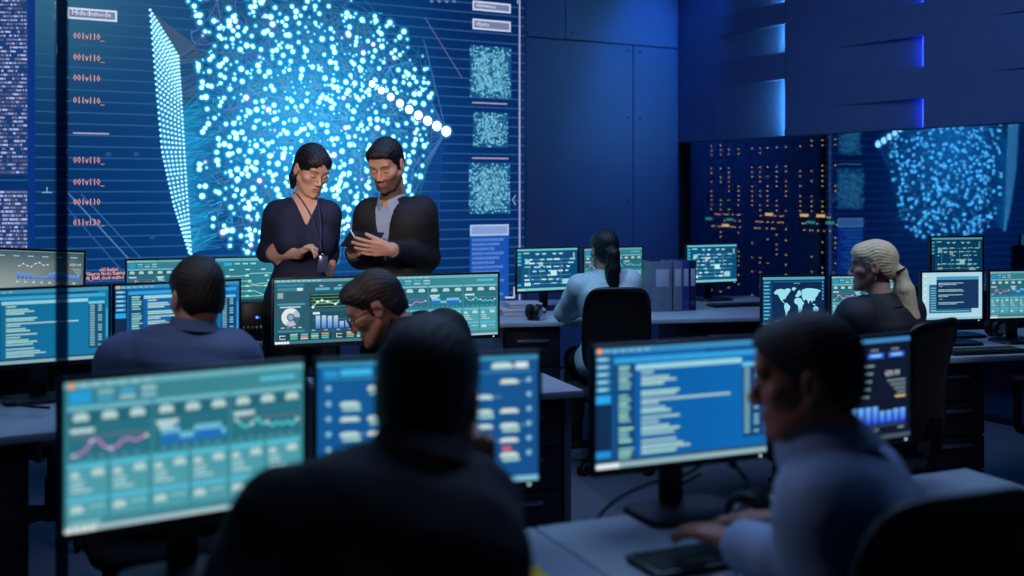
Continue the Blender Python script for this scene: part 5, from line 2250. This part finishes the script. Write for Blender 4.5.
    def trousers(self, name, m, g=0.012, cell=0.012, skirt=False):
        lo, hi = self.bounds(0.1)
        hi[2] = self.pel.z + 0.16
        lo[2] = 0.0
        F = Field(*[axis(lo[i], hi[i], cell, []) for i in range(3)])
        self.torso(F, g * .6, t0=-.02, t1=.24)
        for s in 'RL':
            self.leg(F, s, g, .98)
        self.folds(F, .004, 5)
        return self.add(name, F, m)

    def shoes(self, m):
        for s in 'RL':
            hip, kn, an, fh = self.leg_pts()[s]
            lo = np.minimum(np.array(an), np.array(an + fh * .2)) - .09
            hi = np.maximum(np.array(an), np.array(an + fh * .2)) + .08
            lo[2] = -0.005
            F = Field(*[axis(lo[i], hi[i], .007, []) for i in range(3)])
            F.cap(an + Vector((0, 0, -.04)), an + fh * .16 + Vector((0, 0, -.052)), .047, .038, .02)
            F.cap(an + Vector((0, 0, -.04)), an + Vector((0, 0, .02)), .046, .046, .02)
            F.everywhere(lambda X, Y, Z: 0.003 - Z + 0 * X + 0 * Y)
            self.add('shoe', F, m)

    def collar(self, m, h=0.045, r0=0.068, r1=0.060, tilt=0.02, open_=0.35, th=0.004, drop=0.012, name='collar', label=None, fold=True):
        """band round the neck, open at the front, with a folded fall"""
        n = 40
        nk = self.neck - self.up * drop
        b = MB()
        bm2 = bmesh.new()
        prof = [(r0, 0.0), (r1, h), (r1 + .006, h + .003), (r0 + .016, h * .25), (r0 + .02, -.008), (r0 + .016, -.010), (r1 + .002, h - .004)] if fold else [(r0, 0), (r1, h), (r1 + th, h), (r0 + th + .004, 0)]
        rings = []
        for i in range(n + 1):
            a = open_ + (2 * math.pi - 2 * open_) * i / n
            out = self.fwd * math.cos(a) + self.right * math.sin(a)
            fr = max(0, math.cos(a))
            row = []
            for r, z in prof:
                row.append(bm2.verts.new(nk + out * r * (1.0 - 0.06 * abs(math.sin(a))) + self.up * (z - 0.028 * fr ** 2 * 1.0) + self.fwd * (.012 * fr + tilt * z / .05) - Vector(self.org)))
            rings.append(row)
        for a, c in zip(rings[:-1], rings[1:]):
            for j in range(len(prof)):
                k = (j + 1) % len(prof)
                bm2.faces.new((a[j], a[k], c[k], c[j]))
        bm2.faces.new(rings[0])
        bm2.faces.new(list(reversed(rings[-1])))
        b._add(bm2, None)
        o = b.build(name, m, self.root, 50)
        if label:
            o['label'] = label
        return o

    def hair(self, m, top=0.010, back=0.010, side=0.006, hairline=None, nape=-0.07, strands=0.002, cell=0.0036, quiff=0.0, sideburn=True, cover_ears=False, name='hair', extra=None, label=None, crop=True, drop=0.45):
        s = self.hs
        c = np.array(self.hc)
        lo, hi = c - .16 * s, c + .16 * s
        if extra:
            for e in extra:
                for q in e[:2]:
                    w = np.array(self.H(*q))
                    lo = np.minimum(lo, w - .06)
                    hi = np.maximum(hi, w + .06)
        F = Field(*[axis(lo[i], hi[i], cell, []) for i in range(3)])
        H, Rm = self.H, self.HR
        F.ell(H(0, .014 + back * .4, .036 + top * .5), Rm, ((.0745 + side) * s, (.094 + back * .8) * s, (.081 + top) * s), 0)
        F.ell(H(0, .035, -.02), Rm, ((.066 + side) * s, (.066 + back) * s, (.062) * s), .03)
        F.ell(H(0, -.050, .058 + top * .4), Rm, (.061 * s, .043 * s, (.040 + top * .6) * s), .03)
        if quiff:
            F.ell(H(.0, -.058, .082), Rm, (.056 * s, (.034 + quiff * .6) * s, (.026 + quiff) * s), .03)
        Rn = np.array(Rm)
        if crop:
            hl = hairline or [(-.12, .077), (-.075, .073), (-.055, .058), (-.040, .036), (-.030, .0 if not sideburn else -.03), (-.004, -.03 if sideburn else .005), (.0, .030), (.028, .030), (.040, -.01), (.062, -.058), (.085, nape), (.16, nape)]
            yy = np.array([q[0] for q in hl])
            zz = np.array([q[1] for q in hl])

            def cut(X, Y, Z):
                px, py, pz = (X - c[0]) / s, (Y - c[1]) / s, (Z - c[2]) / s
                y = px * Rn[0, 1] + py * Rn[1, 1] + pz * Rn[2, 1]
                z = px * Rn[0, 2] + py * Rn[1, 2] + pz * Rn[2, 2]
                x = px * Rn[0, 0] + py * Rn[1, 0] + pz * Rn[2, 0]
                hz = np.interp(y, yy, zz)
                hz = hz - drop * np.maximum(0, np.abs(x) - (.03 if drop < 1 else .004)) * (y < -.04)
                return (hz - z) * 0.6 * s
            F.everywhere(cut)
        if extra:
            for a, b_, ra, rb in extra:
                F.cap(H(*a), H(*b_), ra * s, rb * s, .012)
        if strands:
            def st(X, Y, Z):
                px, py, pz = (X - c[0]) / s, (Y - c[1]) / s, (Z - c[2]) / s
                x = px * Rn[0, 0] + py * Rn[1, 0] + pz * Rn[2, 0]
                y = px * Rn[0, 1] + py * Rn[1, 1] + pz * Rn[2, 1]
                z = px * Rn[0, 2] + py * Rn[1, 2] + pz * Rn[2, 2]
                an = np.arctan2(x, z - .02 + 0 * y)
                return strands * (0.6 * np.sin(an * 34 + y * 40 + 2 * np.sin(y * 55)) + 0.5 * np.sin(an * 61 - y * 70 + z * 30) + .4 * np.sin(x * 300 + z * 160 + 1.5 * np.sin(y * 90)))
            F.everywhere(st, 'addto')
        return self.add(name, F, m, label=label)


SKIN = attr_mat('skin', rough=0.48, spec=0.4, sss=0.06)
mat('hair_black', (12, 10, 12), 0.5, noise=0.35, nscale=60, bump=0.5, bscale=120, stretch=(6, 6, 1))
mat('hair_brown', (34, 26, 24), 0.38, noise=0.35, nscale=60, bump=0.5, bscale=120, stretch=(6, 6, 1))
mat('hair_blonde', (232, 208, 168), 0.33, noise=0.3, nscale=50, bump=0.5, bscale=110, stretch=(8, 8, 1))
mat('suit_black', (11, 13, 23), 0.75, noise=0.12, nscale=300, bump=0.15, bscale=700)
mat('suit_navy', (13, 16, 31), 0.7, noise=0.12, nscale=300, bump=0.15, bscale=700)
mat('suit_grey_blue', (96, 108, 138), 0.75, noise=0.1, nscale=300, bump=0.2, bscale=700)
mat('knit_navy', (19, 28, 60), 0.8, noise=0.12, nscale=300, bump=0.15, bscale=600)
mat('shirt_light', (150, 172, 206), 0.65, noise=0.05, nscale=200, bump=0.1, bscale=500)
mat('shirt_white', (196, 208, 220), 0.6, noise=0.05, nscale=200, bump=0.1, bscale=500)
mat('trouser_dark', (18, 19, 24), 0.8, noise=0.12, nscale=300)
mat('shoe_black', (10, 10, 11), 0.35, noise=0.1)
mat('lanyard_blue', (40, 52, 92), 0.6, noise=0.1)
mat('badge_plastic', (58, 74, 108), 0.2, noise=0.1)


def obj_on(p, name, mb, m, label=None, smooth=40):
    """part worn by person p, given in world coordinates"""
    me = mb.mesh(name, smooth)
    me.transform(Matrix.Translation(-Vector(p.org)))
    o = link_mesh(name, me, m, p.root)
    if label:
        o['label'] = label
    return o
# ------------------------------------------------------------------ the people
def Pz(px, Y, z):
    return Vector(((px - CX) / F_PX * Y, Y, z))


def XY(px, Y):
    return ((px - CX) / F_PX * Y, Y)


# standing woman --------------------------------------------------------------
w = Person('standing woman in a dark navy V-neck top with a lanyard, looking down at the tablet', True,
           pelvis=(*XY(301, 5.2), 0.90), neck=P(305, 197, 5.2), fwd=(.30, -.95, 0), head=P(311.5, 170.5, 5.17), face=(.62, -.78, 0), pitch=24, roll=-4, hs=.97,
           skin=(214, 172, 152), sw=.148, legs='stand',
           arms={'R': (P(266.5, 253, 5.24), P(299, 254, 5.03)), 'L': (P(330, 252, 5.28), P(322, 296, 5.16))},
           hands={'R': dict(dir=(.62, -.45, .42), palm=(.55, -.2, -.75), thumb=(.1, -.6, .6), curl=[42, 55, 62, 66], tdir=(.75, -.5, .35)),
                  'L': dict(dir=(0, -.1, -1), palm=(-1, .1, 0), thumb=(0, -1, 0))},
           shoulders={'R': P(278, 214, 5.2), 'L': P(327, 214, 5.2)})
w.brow_col = (58, 40, 36)
w.build_body()
w.top_garment('knit_top', MATS['knit_navy'], g=.009, cell=.0085, sleeve=.16, folds=.0035, vneck=(.135, .062), flare=.0, collar_cut=.02)
w.trousers('trousers', MATS['trouser_dark'])
w.shoes(MATS['shoe_black'])
w.hair(MATS['hair_black'], top=.010, back=.008, side=.005, sideburn=False, nape=-.06, strands=.0012, drop=1.15,
       hairline=[(-.12, .074), (-.088, .072), (-.072, .062), (-.052, .036), (-.030, .0), (.0, .012), (.02, .022), (.04, -.02), (.07, -.055), (.16, -.06)],
       extra=[((0, .098, -.012), (0, .118, -.03), .024, .032), ((0, .118, -.03), (-.012, .112, -.085), .032, .028), ((-.012, .112, -.085), (-.02, .098, -.13), .028, .012)], name='ponytail_hair')
nk = w.neck
lan = MB()
for sg, q in ((1, P(299.5, 197, 5.13)), (-1, P(317, 198, 5.12))):
    pts = [nk + w.right * sg * .05 - w.fwd * .03 + w.up * .02, q, P(312 if sg > 0 else 320, 218, 5.055), P(320.5, 246, 5.035), P(321.5, 251, 5.035)]
    lan.tube(smooth_path(pts, 5), .0034, 6)
obj_on(w, 'lanyard', lan, MATS['lanyard_blue'])
b = MB()
c = P(322.5, 264, 5.03)
T = Matrix.Translation(c) @ Matrix.Scale(.85, 4) @ Matrix.Rotation(R(12), 4, 'Z') @ Matrix.Rotation(R(4), 4, 'Y')
b.box((-.027, -.002, -.045), (.027, .002, .045), .002, T)
b.box((-.008, -.003, .043), (.008, .003, .056), .001, T)
obj_on(w, 'identity_badge', b, MATS['badge_plastic'])

# standing man ----------------------------------------------------------------
w = Person('standing bearded man in a black suit jacket and pale shirt, holding a tablet', False,
           pelvis=(*XY(398, 5.32), 0.93), neck=P(394, 201, 5.31), fwd=(-.42, -.9, 0), head=P(386.5, 165.5, 5.24), face=(-.30, -.95, 0), pitch=24, roll=2, hs=1.0,
           skin=(206, 162, 142), sw=.165, legs='stand',
           arms={'L': (P(427, 257, 5.36), P(392, 249.5, 4.975)), 'R': (P(363, 257, 5.40), P(354, 253, 5.225))},
           hands={'L': dict(dir=(-.97, -.06, .06), palm=(.05, .95, .3), thumb=(.2, -.2, .95), curl=[8, 10, 12, 15], spread=5, tdir=(-.8, -.1, .42), tcurl=.1),
                  'R': dict(dir=(.25, -.75, .25), palm=(.6, .2, .3), thumb=(0, .1, .9), curl=[70, 75, 80, 80], tdir=(.3, -.6, .5))},
           shoulders={'L': P(420, 213, 5.3), 'R': P(371, 215, 5.34)}, bulk=.96)
w.beard = .8
w.build_body()
w.top_garment('shirt', MATS['shirt_light'], g=.008, cell=.009, sleeve=.98, folds=.002, collar_cut=-.012)
w.collar(MATS['shirt_light'], h=.042, open_=.28)
w.top_garment('suit_jacket', MATS['suit_black'], g=.017, cell=.0085, hem=-.28, sleeve=.97, folds=.005, opening=(.30, .06), flare=.05, collar_cut=.0, pads=.004, seed=4)
w.collar(MATS['suit_black'], h=.05, r0=.088, r1=.072, open_=1.0, drop=.03, name='jacket_collar', fold=True)
w.trousers('trousers', MATS['trouser_dark'])
w.shoes(MATS['shoe_black'])
w.hair(MATS['hair_black'], top=.012, back=.008, side=.005, quiff=.004, nape=-.05, strands=.0012)

# tablet and stylus
T = Matrix.Translation(P(362.5, 239.5, 5.06)) @ Matrix.Rotation(R(-14), 4, 'Z') @ Matrix.Rotation(R(-58), 4, 'X') @ Matrix.Rotation(R(3), 4, 'Y')
root = empty('tablet', T.to_translation(), 0, 'black tablet held by the standing man at chest height', 'tablet')
root.rotation_euler = T.to_euler()
MB().box((-.086, -.0045, -.06), (.086, .0045, .06), .004).build('case', MATS['black_plastic'], root)
ui = UI(.15, .10)
ui.rect(0, 0, 1, 1, (225, 215, 205), 1, 1.1)
for i in range(6):
    ui.rect(.08, .1 + i * .14, .5 + .05 * (i % 3), .06, (120, 130, 140), 2)
s = link_mesh('screen', ui.mesh('screen'), SCREEN, root)
s.matrix_local = Matrix.Translation((0, .0048, -.05)) @ Matrix.Rotation(math.pi, 4, 'Z')
b = MB()
b.tube([P(350, 229.5, 5.09), P(352.5, 233.5, 5.085), P(356, 239, 5.08)], [.0022, .0042, .0042], 8)
tag(b.build('stylus', MATS['paper_white']), 'white stylus sticking up behind the edge of the tablet', 'stylus')

# man in the blue-grey jacket, from behind ------------------------------------
c2 = Vector((-.5, .866, 0))
w = Person('seated man in a blue-grey suit jacket seen from behind, facing the code editors', False,
           pelvis=(-1.075, 3.50, 0.555), neck=P(193, 331, 3.55), fwd=(-.40, .92, 0), head=P(196.5, 298, 3.60), face=(-.62, .78, 0), pitch=8, hs=1.02,
           skin=(196, 146, 128), sw=.185,
           arms={'L': (Pz(113, 3.62, .835), Pz(122, 3.86, .808)), 'R': (Pz(241, 3.68, .835), Pz(207, 3.92, .808))},
           hands={'L': dict(dir=(.1, .9, -.05), palm=(0, 0, -1), thumb=(1, 0, 0), curl=[9, 11, 13, 15]), 'R': dict(dir=(-.4, .8, -.05), palm=(0, 0, -1), thumb=(-1, 0, 0), curl=[9, 11, 13, 15])},
           shoulders={'L': P(125, 361, 3.56), 'R': P(232, 357, 3.6)}, bulk=1.03)
w.build_body(fine=.004)
w.top_garment('suit_jacket', MATS['suit_grey_blue'], g=.024, cell=.0085, hem=-.2, sleeve=.97, folds=.006, flare=.03, pads=.006, seed=9)
w.collar(MATS['suit_grey_blue'], h=.036, r0=.073, r1=.064, open_=.6, drop=-.004, th=.010, fold=False, name='jacket_collar')
w.trousers('trousers', MATS['trouser_dark'])
w.shoes(MATS['shoe_black'])
w.hair(MATS['hair_black'], top=.014, back=.012, side=.006, nape=-.048, strands=.0012)

# man in glasses --------------------------------------------------------------
w = Person('seated man in glasses and a dark jacket bending his head over the desk', False,
           pelvis=(*XY(440, 3.78), 0.555), neck=P(415, 331, 3.78), fwd=(-.86, .5, 0), head=P(377, 309, 3.8), face=(-.985, -.02, 0), pitch=27, roll=0, hs=1.0,
           skin=(196, 146, 126), sw=.17,
           arms={'L': (Pz(395, 3.66, .84), Pz(350, 3.86, .808)), 'R': (Pz(432, 4.02, .84), Pz(375, 4.06, .808))},
           hands={'L': dict(dir=(-.5, .8, -.03), palm=(0, 0, -1), thumb=(0, 1, 0), curl=[9, 11, 13, 15]), 'R': dict(dir=(-.7, .6, -.03), palm=(0, 0, -1), thumb=(0, -1, 0), curl=[9, 11, 13, 15])}, bulk=1.03, shoulders={'L': P(422, 350, 3.64), 'R': P(444, 334, 3.92)},
           feet={'L': ((-.49, 4.06, .515), (-.47, 4.08, .09)), 'R': ((-.35, 4.10, .515), (-.36, 4.14, .09))})
w.build_body()
w.top_garment('dark_jacket', MATS['suit_black'], g=.022, cell=.0085, hem=-.1, sleeve=.97, folds=.006, flare=.02, pads=.006, seed=12)
w.collar(MATS['suit_black'], h=.052, r0=.082, r1=.068, open_=.5, drop=-.006, name='jacket_collar')
w.trousers('trousers', MATS['trouser_dark'])
w.shoes(MATS['shoe_black'])
w.hair(MATS['hair_brown'], top=.014, back=.004, side=.003, quiff=.008, nape=-.045, strands=.0014)
b = MB()
for sg in (-1, 1):
    ring = [w.H(sg * .033 + .0245 * math.cos(a), -.108 + .010 * abs(math.cos(a)) * 0 + .012 * (abs(.033 + .0245 * sg * math.cos(a)) / .05) ** 2 * .6, .0 + .019 * math.sin(a)) for a in [2 * math.pi * i / 24 for i in range(25)]]
    b.tube(ring, .0022, 6, False)
    b.tube(smooth_path([w.H(sg * .057, -.098, .006), w.H(sg * .074, -.06, .008), w.H(sg * .0825, .0, .010), w.H(sg * .0835, .022, .0), w.H(sg * .080, .034, -.018)], 4), .0022, 6)
b.tube([w.H(-.009, -.110, .004), w.H(0, -.1125, .006), w.H(.009, -.110, .004)], .002, 6)
gl = obj_on(w, 'eyeglasses', b, MATS['black_plastic'])

# woman in the white blouse ---------------------------------------------------
w = Person('seated woman in a white blouse with a long dark ponytail, seen from behind', True,
           pelvis=(.555, 6.05, .555), neck=P(604, 274, 6.1), fwd=(-.12, .99, 0), head=P(604, 250.5, 6.12), face=(-.35, .94, 0), pitch=6, hs=.91,
           skin=(196, 150, 132), sw=.142,
           arms={'L': (Pz(563, 6.22, .808), Pz(586, 6.50, .803)), 'R': (Pz(640, 6.26, .808), Pz(612, 6.5, .803))},
           hands={'L': dict(dir=(.35, .8, -.02), palm=(0, 0, -1), thumb=(1, 0, 0), curl=[9, 11, 13, 15]), 'R': dict(dir=(-.3, .8, -.02), palm=(0, 0, -1), thumb=(-1, 0, 0), curl=[9, 11, 13, 15])})
w.build_body(fine=.0045)
w.top_garment('blouse', MATS['shirt_white'], g=.013, cell=.009, hem=-.05, sleeve=.96, folds=.007, flare=.01, seed=21)
w.collar(MATS['shirt_white'], h=.035, r0=.058, r1=.053, open_=.3)
w.trousers('trousers', MATS['trouser_dark'])
w.shoes(MATS['shoe_black'])
w.hair(MATS['hair_black'], top=.010, back=.010, side=.006, sideburn=False, strands=.0014, nape=-.075,
       hairline=[(-.12, .064), (-.075, .058), (-.05, .040), (-.03, .016), (-.012, .0), (.0, .01), (.02, .012), (.04, -.03), (.07, -.07), (.16, -.08)],
       extra=[((0, .10, -.01), (0, .125, -.03), .030, .038), ((0, .125, -.03), (.004, .118, -.12), .042, .046), ((.004, .118, -.12), (.004, .10, -.24), .046, .042), ((.004, .10, -.24), (0, .095, -.34), .042, .018)], name='ponytail_hair')

# blonde woman ----------------------------------------------------------------
w = Person('seated blonde woman with a thick ponytail and dark blazer', True,
           pelvis=(1.555, 4.53, .555), neck=P(880, 301, 4.56), fwd=(-.55, .84, 0), head=P(873, 266.5, 4.6), face=(-.93, .36, 0), pitch=4, hs=.90,
           skin=(206, 158, 138), sw=.152,
           arms={'L': (Pz(838, 4.62, .84), Pz(832, 4.90, .835)), 'R': (Pz(912, 4.8, .84), Pz(872, 5.0, .835))},
           hands={'L': dict(dir=(.1, .8, -.05), palm=(0, 0, -1), thumb=(1, 0, 0), curl=[9, 11, 13, 15]), 'R': dict(dir=(-.5, .7, -.05), palm=(0, 0, -1), thumb=(-1, 0, 0), curl=[9, 11, 13, 15])}, bulk=1.0)
w.brow_col = (120, 92, 70)
w.build_body(fine=.004)
w.top_garment('blazer', MATS['suit_navy'], g=.022, cell=.0085, hem=-.15, sleeve=.97, folds=.005, flare=.02, pads=.008, seed=31)
w.collar(MATS['suit_navy'], h=.045, r0=.075, r1=.064, open_=.6, drop=.015, name='blazer_collar')
w.trousers('trousers', MATS['trouser_dark'])
w.shoes(MATS['shoe_black'])
w.hair(MATS['hair_blonde'], top=.006, back=.007, side=.004, sideburn=False, strands=.0016, nape=-.06,
       hairline=[(-.12, .068), (-.088, .062), (-.070, .046), (-.054, .018), (-.034, -.012), (-.012, -.010), (.0, .008), (.02, .014), (.04, -.03), (.07, -.06), (.16, -.075)],
       extra=[((0, .096, -.018), (0, .118, -.035), .026, .030), ((0, .118, -.035), (.006, .128, -.12), .030, .044), ((.006, .128, -.12), (.012, .134, -.24), .048, .052), ((.012, .134, -.24), (.018, .136, -.40), .052, .026)], name='ponytail_hair')
b = MB()
T = Matrix.Translation(w.H(0, .112, -.03)) @ w.HR.to_4x4() @ Matrix.Rotation(R(25), 4, 'X')
b.lathe([(.022, -.007), (.031, -.007), (.033, 0), (.031, .007), (.022, .007), (.022, -.007)], 20, T)
obj_on(w, 'hair_tie', b, MATS['chair_fabric'])

# dark-suited man, chin on his fist -------------------------------------------
w = Person('man in a black suit seen from behind, resting his chin on his fist', False,
           pelvis=(-.24, 1.475, .555), neck=P(419, 459, 1.70), fwd=(-.18, .98, 0), head=P(430, 401, 1.79), face=(.22, .97, 0), pitch=10, hs=1.02,
           skin=(205, 152, 130), sw=.18,
           arms={'L': (Pz(225, 1.74, .835), Pz(275, 2.0, .808)), 'R': (Pz(484, 1.99, .83), P(480, 490, 1.93))},
           hands={'L': dict(dir=(.2, .9, -.02), palm=(0, 0, -1), thumb=(1, 0, 0), curl=[9, 11, 13, 15]), 'R': dict(dir=(-.12, .02, 1), palm=(-.2, .95, 0), thumb=(-.95, -.2, 0), curl=[72, 76, 80, 84], tdir=(-.35, .5, .75))},
           shoulders={'L': P(288, 524, 1.66), 'R': P(464, 508, 1.76)}, bulk=1.0)
w.build_body(fine=.0036)
w.top_garment('suit_jacket', MATS['suit_black'], g=.018, cell=.0085, hem=-.2, sleeve=.96, folds=.005, flare=.02, pads=.006, seed=41)
w.collar(MATS['suit_black'], h=.036, r0=.074, r1=.063, open_=.6, drop=.0, th=.012, fold=False, name='jacket_collar')
w.trousers('trousers', MATS['trouser_dark'])
w.shoes(MATS['shoe_black'])
w.hair(MATS['hair_black'], top=.014, back=.012, side=.007, nape=-.06, strands=.0012)

# man in the light shirt ------------------------------------------------------
w = Person('man in a light blue shirt in profile, typing with a wristwatch on', False,
           pelvis=(.65, 1.905, .555), neck=P(832, 446, 2.0), fwd=(-.9, .43, 0), head=P(806, 379, 2.0), face=(-.965, .26, 0), pitch=8, hs=.94,
           skin=(184, 112, 86), sw=.185,
           arms={'L': (Pz(812, 1.93, .835), Pz(737, 2.12, .82)), 'R': (Pz(846, 2.2, .835), Pz(786, 2.27, .818))},
           hands={'L': dict(dir=(-.55, .82, .0), palm=(0, 0, -1), thumb=(.8, .6, 0), curl=[9, 10, 12, 14]),
                  'R': dict(dir=(-.93, .2, .0), palm=(0, 0, -1), thumb=(-.2, -.9, 0), curl=[10, 12, 14, 16])}, bulk=1.0,
           shoulders={'L': P(830, 500, 1.875), 'R': P(862, 482, 2.13)})
w.build_body(fine=.0036)
w.top_garment('shirt', MATS['shirt_light'], g=.013, cell=.0075, hem=-.1, sleeve=.86, folds=.007, flare=.015, seed=52)
w.collar(MATS['shirt_light'], h=.052, r0=.074, r1=.064, open_=.3, drop=.0)
w.trousers('trousers', MATS['trouser_dark'])
w.shoes(MATS['shoe_black'])
w.hair(MATS['hair_black'], top=.010, back=.007, side=.004, nape=-.06, strands=.0012)
el, wr = [Vector(q) for q in w.arms['L']]
b = MB()
d = (wr - el).normalized()
T = Matrix.Translation(wr - d * .012) @ d.to_track_quat('Z', 'Y').to_matrix().to_4x4()
b.lathe([(.0285, -.011), (.033, -.011), (.034, 0), (.033, .011), (.0285, .011), (.0285, -.011)], 24, T)
wt = obj_on(w, 'wristwatch', b, MATS['steel_light'])
# ------------------------------------------------------------------ light
def area(name, loc, target, size, energy, col, size_y=None, spread=None):
    l = bpy.data.lights.new(name, 'AREA')
    l.energy = energy
    l.color = lin(col)[:3]
    l.size = size
    if size_y:
        l.shape = 'RECTANGLE'
        l.size_y = size_y
    if spread:
        l.spread = spread
    o = bpy.data.objects.new(name, l)
    COL.objects.link(o)
    o.location = loc
    o.rotation_euler = (Vector(target) - Vector(loc)).to_track_quat('-Z', 'Y').to_euler()
    return o


def spot(name, loc, target, energy, col, ang, blend=0.6, rad=0.08):
    l = bpy.data.lights.new(name, 'SPOT')
    l.energy = energy
    l.color = lin(col)[:3]
    l.spot_size = R(ang)
    l.spot_blend = blend
    l.shadow_soft_size = rad
    o = bpy.data.objects.new(name, l)
    COL.objects.link(o)
    o.location = loc
    o.rotation_euler = (Vector(target) - Vector(loc)).to_track_quat('-Z', 'Y').to_euler()
    return o


area('ceiling_wash', (0.4, 5.0, 4.2), (0.4, 5.0, 0), 3.2, 90, (160, 196, 255), 2.6)
area('ceiling_wash_near', (0.3, 2.7, 4.2), (0.3, 2.9, 0), 2.4, 9, (150, 186, 255), 0.8)
spot('wall_washer', W(6.0, 6.75, 4.22), W(5.85, 7.76, 2.3), 250, (36, 128, 255), 46, 0.9)
spot('wall_washer', W(4.2, 6.5, 4.2), W(4.2, 7.76, 1.8), 24, (36, 100, 255), 90, 0.9)
spot('side_wall_washer', W(2.0, 5.4, 3.2), W(6.2, 5.2, 1.9), 80, (40, 120, 255), 80, 1.0)
spot('pair_fill', (-0.7, -0.8, 3.0), (-0.78, 5.2, 1.45), 1500, (255, 228, 214), 12, 0.8, 0.5)  # added fill for the standing pair's faces, floating behind the camera
spot('glasses_man_fill', (-3.2, 2.3, 3.4), (-0.5, 3.78, 1.1), 130, (255, 232, 220), 15, 0.8, 0.2)  # fill hung in mid-air to lift the bent face, no fixture
spot('shirt_fill', (-3.0, 3.0, 2.7), (0.46, 2.02, 1.08), 75, (216, 216, 255), 12, 0.8, 0.2)  # added mid-air fill brightening the typing man's face and sleeve, no real lamp
spot('suit_downlight', (-1.9, 1.9, 4.1), (-1.1, 3.55, 1.05), 110, (186, 208, 255), 20, 0.8)
spot('desk_spot', (2.9, 3.0, 4.1), (1.6, 4.6, 1.15), 200, (215, 230, 255), 22, 0.8)
spot('blouse_spot', (-0.6, 4.4, 4.1), (0.55, 6.1, 1.0), 140, (150, 230, 255), 20, 0.8)

w = bpy.data.worlds.new('night')
SC.world = w
w.use_nodes = True
w.node_tree.nodes['Background'].inputs[0].default_value = (0.010, 0.022, 0.06, 1)
w.node_tree.nodes['Background'].inputs[1].default_value = 0.5

# ------------------------------------------------------------------ camera
cam = bpy.data.cameras.new('camera')
co = bpy.data.objects.new('camera', cam)
COL.objects.link(co)
co.location = (0, 0, CAM_H)
co.rotation_euler = (R(90), 0, 0)
cam.sensor_width = 36.0
cam.lens = 36.0 * F_PX / 1024.0
cam.shift_y = -(288.0 - HOR) / 1024.0
cam.clip_start = 0.05
cam.dof.use_dof = True
cam.dof.focus_distance = 5.4
cam.dof.aperture_fstop = 1.7
SC.camera = co

SC.view_settings.view_transform = 'Standard'
SC.view_settings.look = 'None'
SC.view_settings.gamma = 1.0
SC.view_settings.exposure = 0.0
SC.view_settings.use_curve_mapping = False
SC.cycles.use_denoising = True
SC.cycles.max_bounces = 6
SC.cycles.diffuse_bounces = 3
SC.cycles.glossy_bounces = 3
SC.cycles.transparent_max_bounces = 12
SC.cycles.sample_clamp_indirect = 3.0
SC.cycles.caustics_reflective = False
SC.cycles.caustics_refractive = False
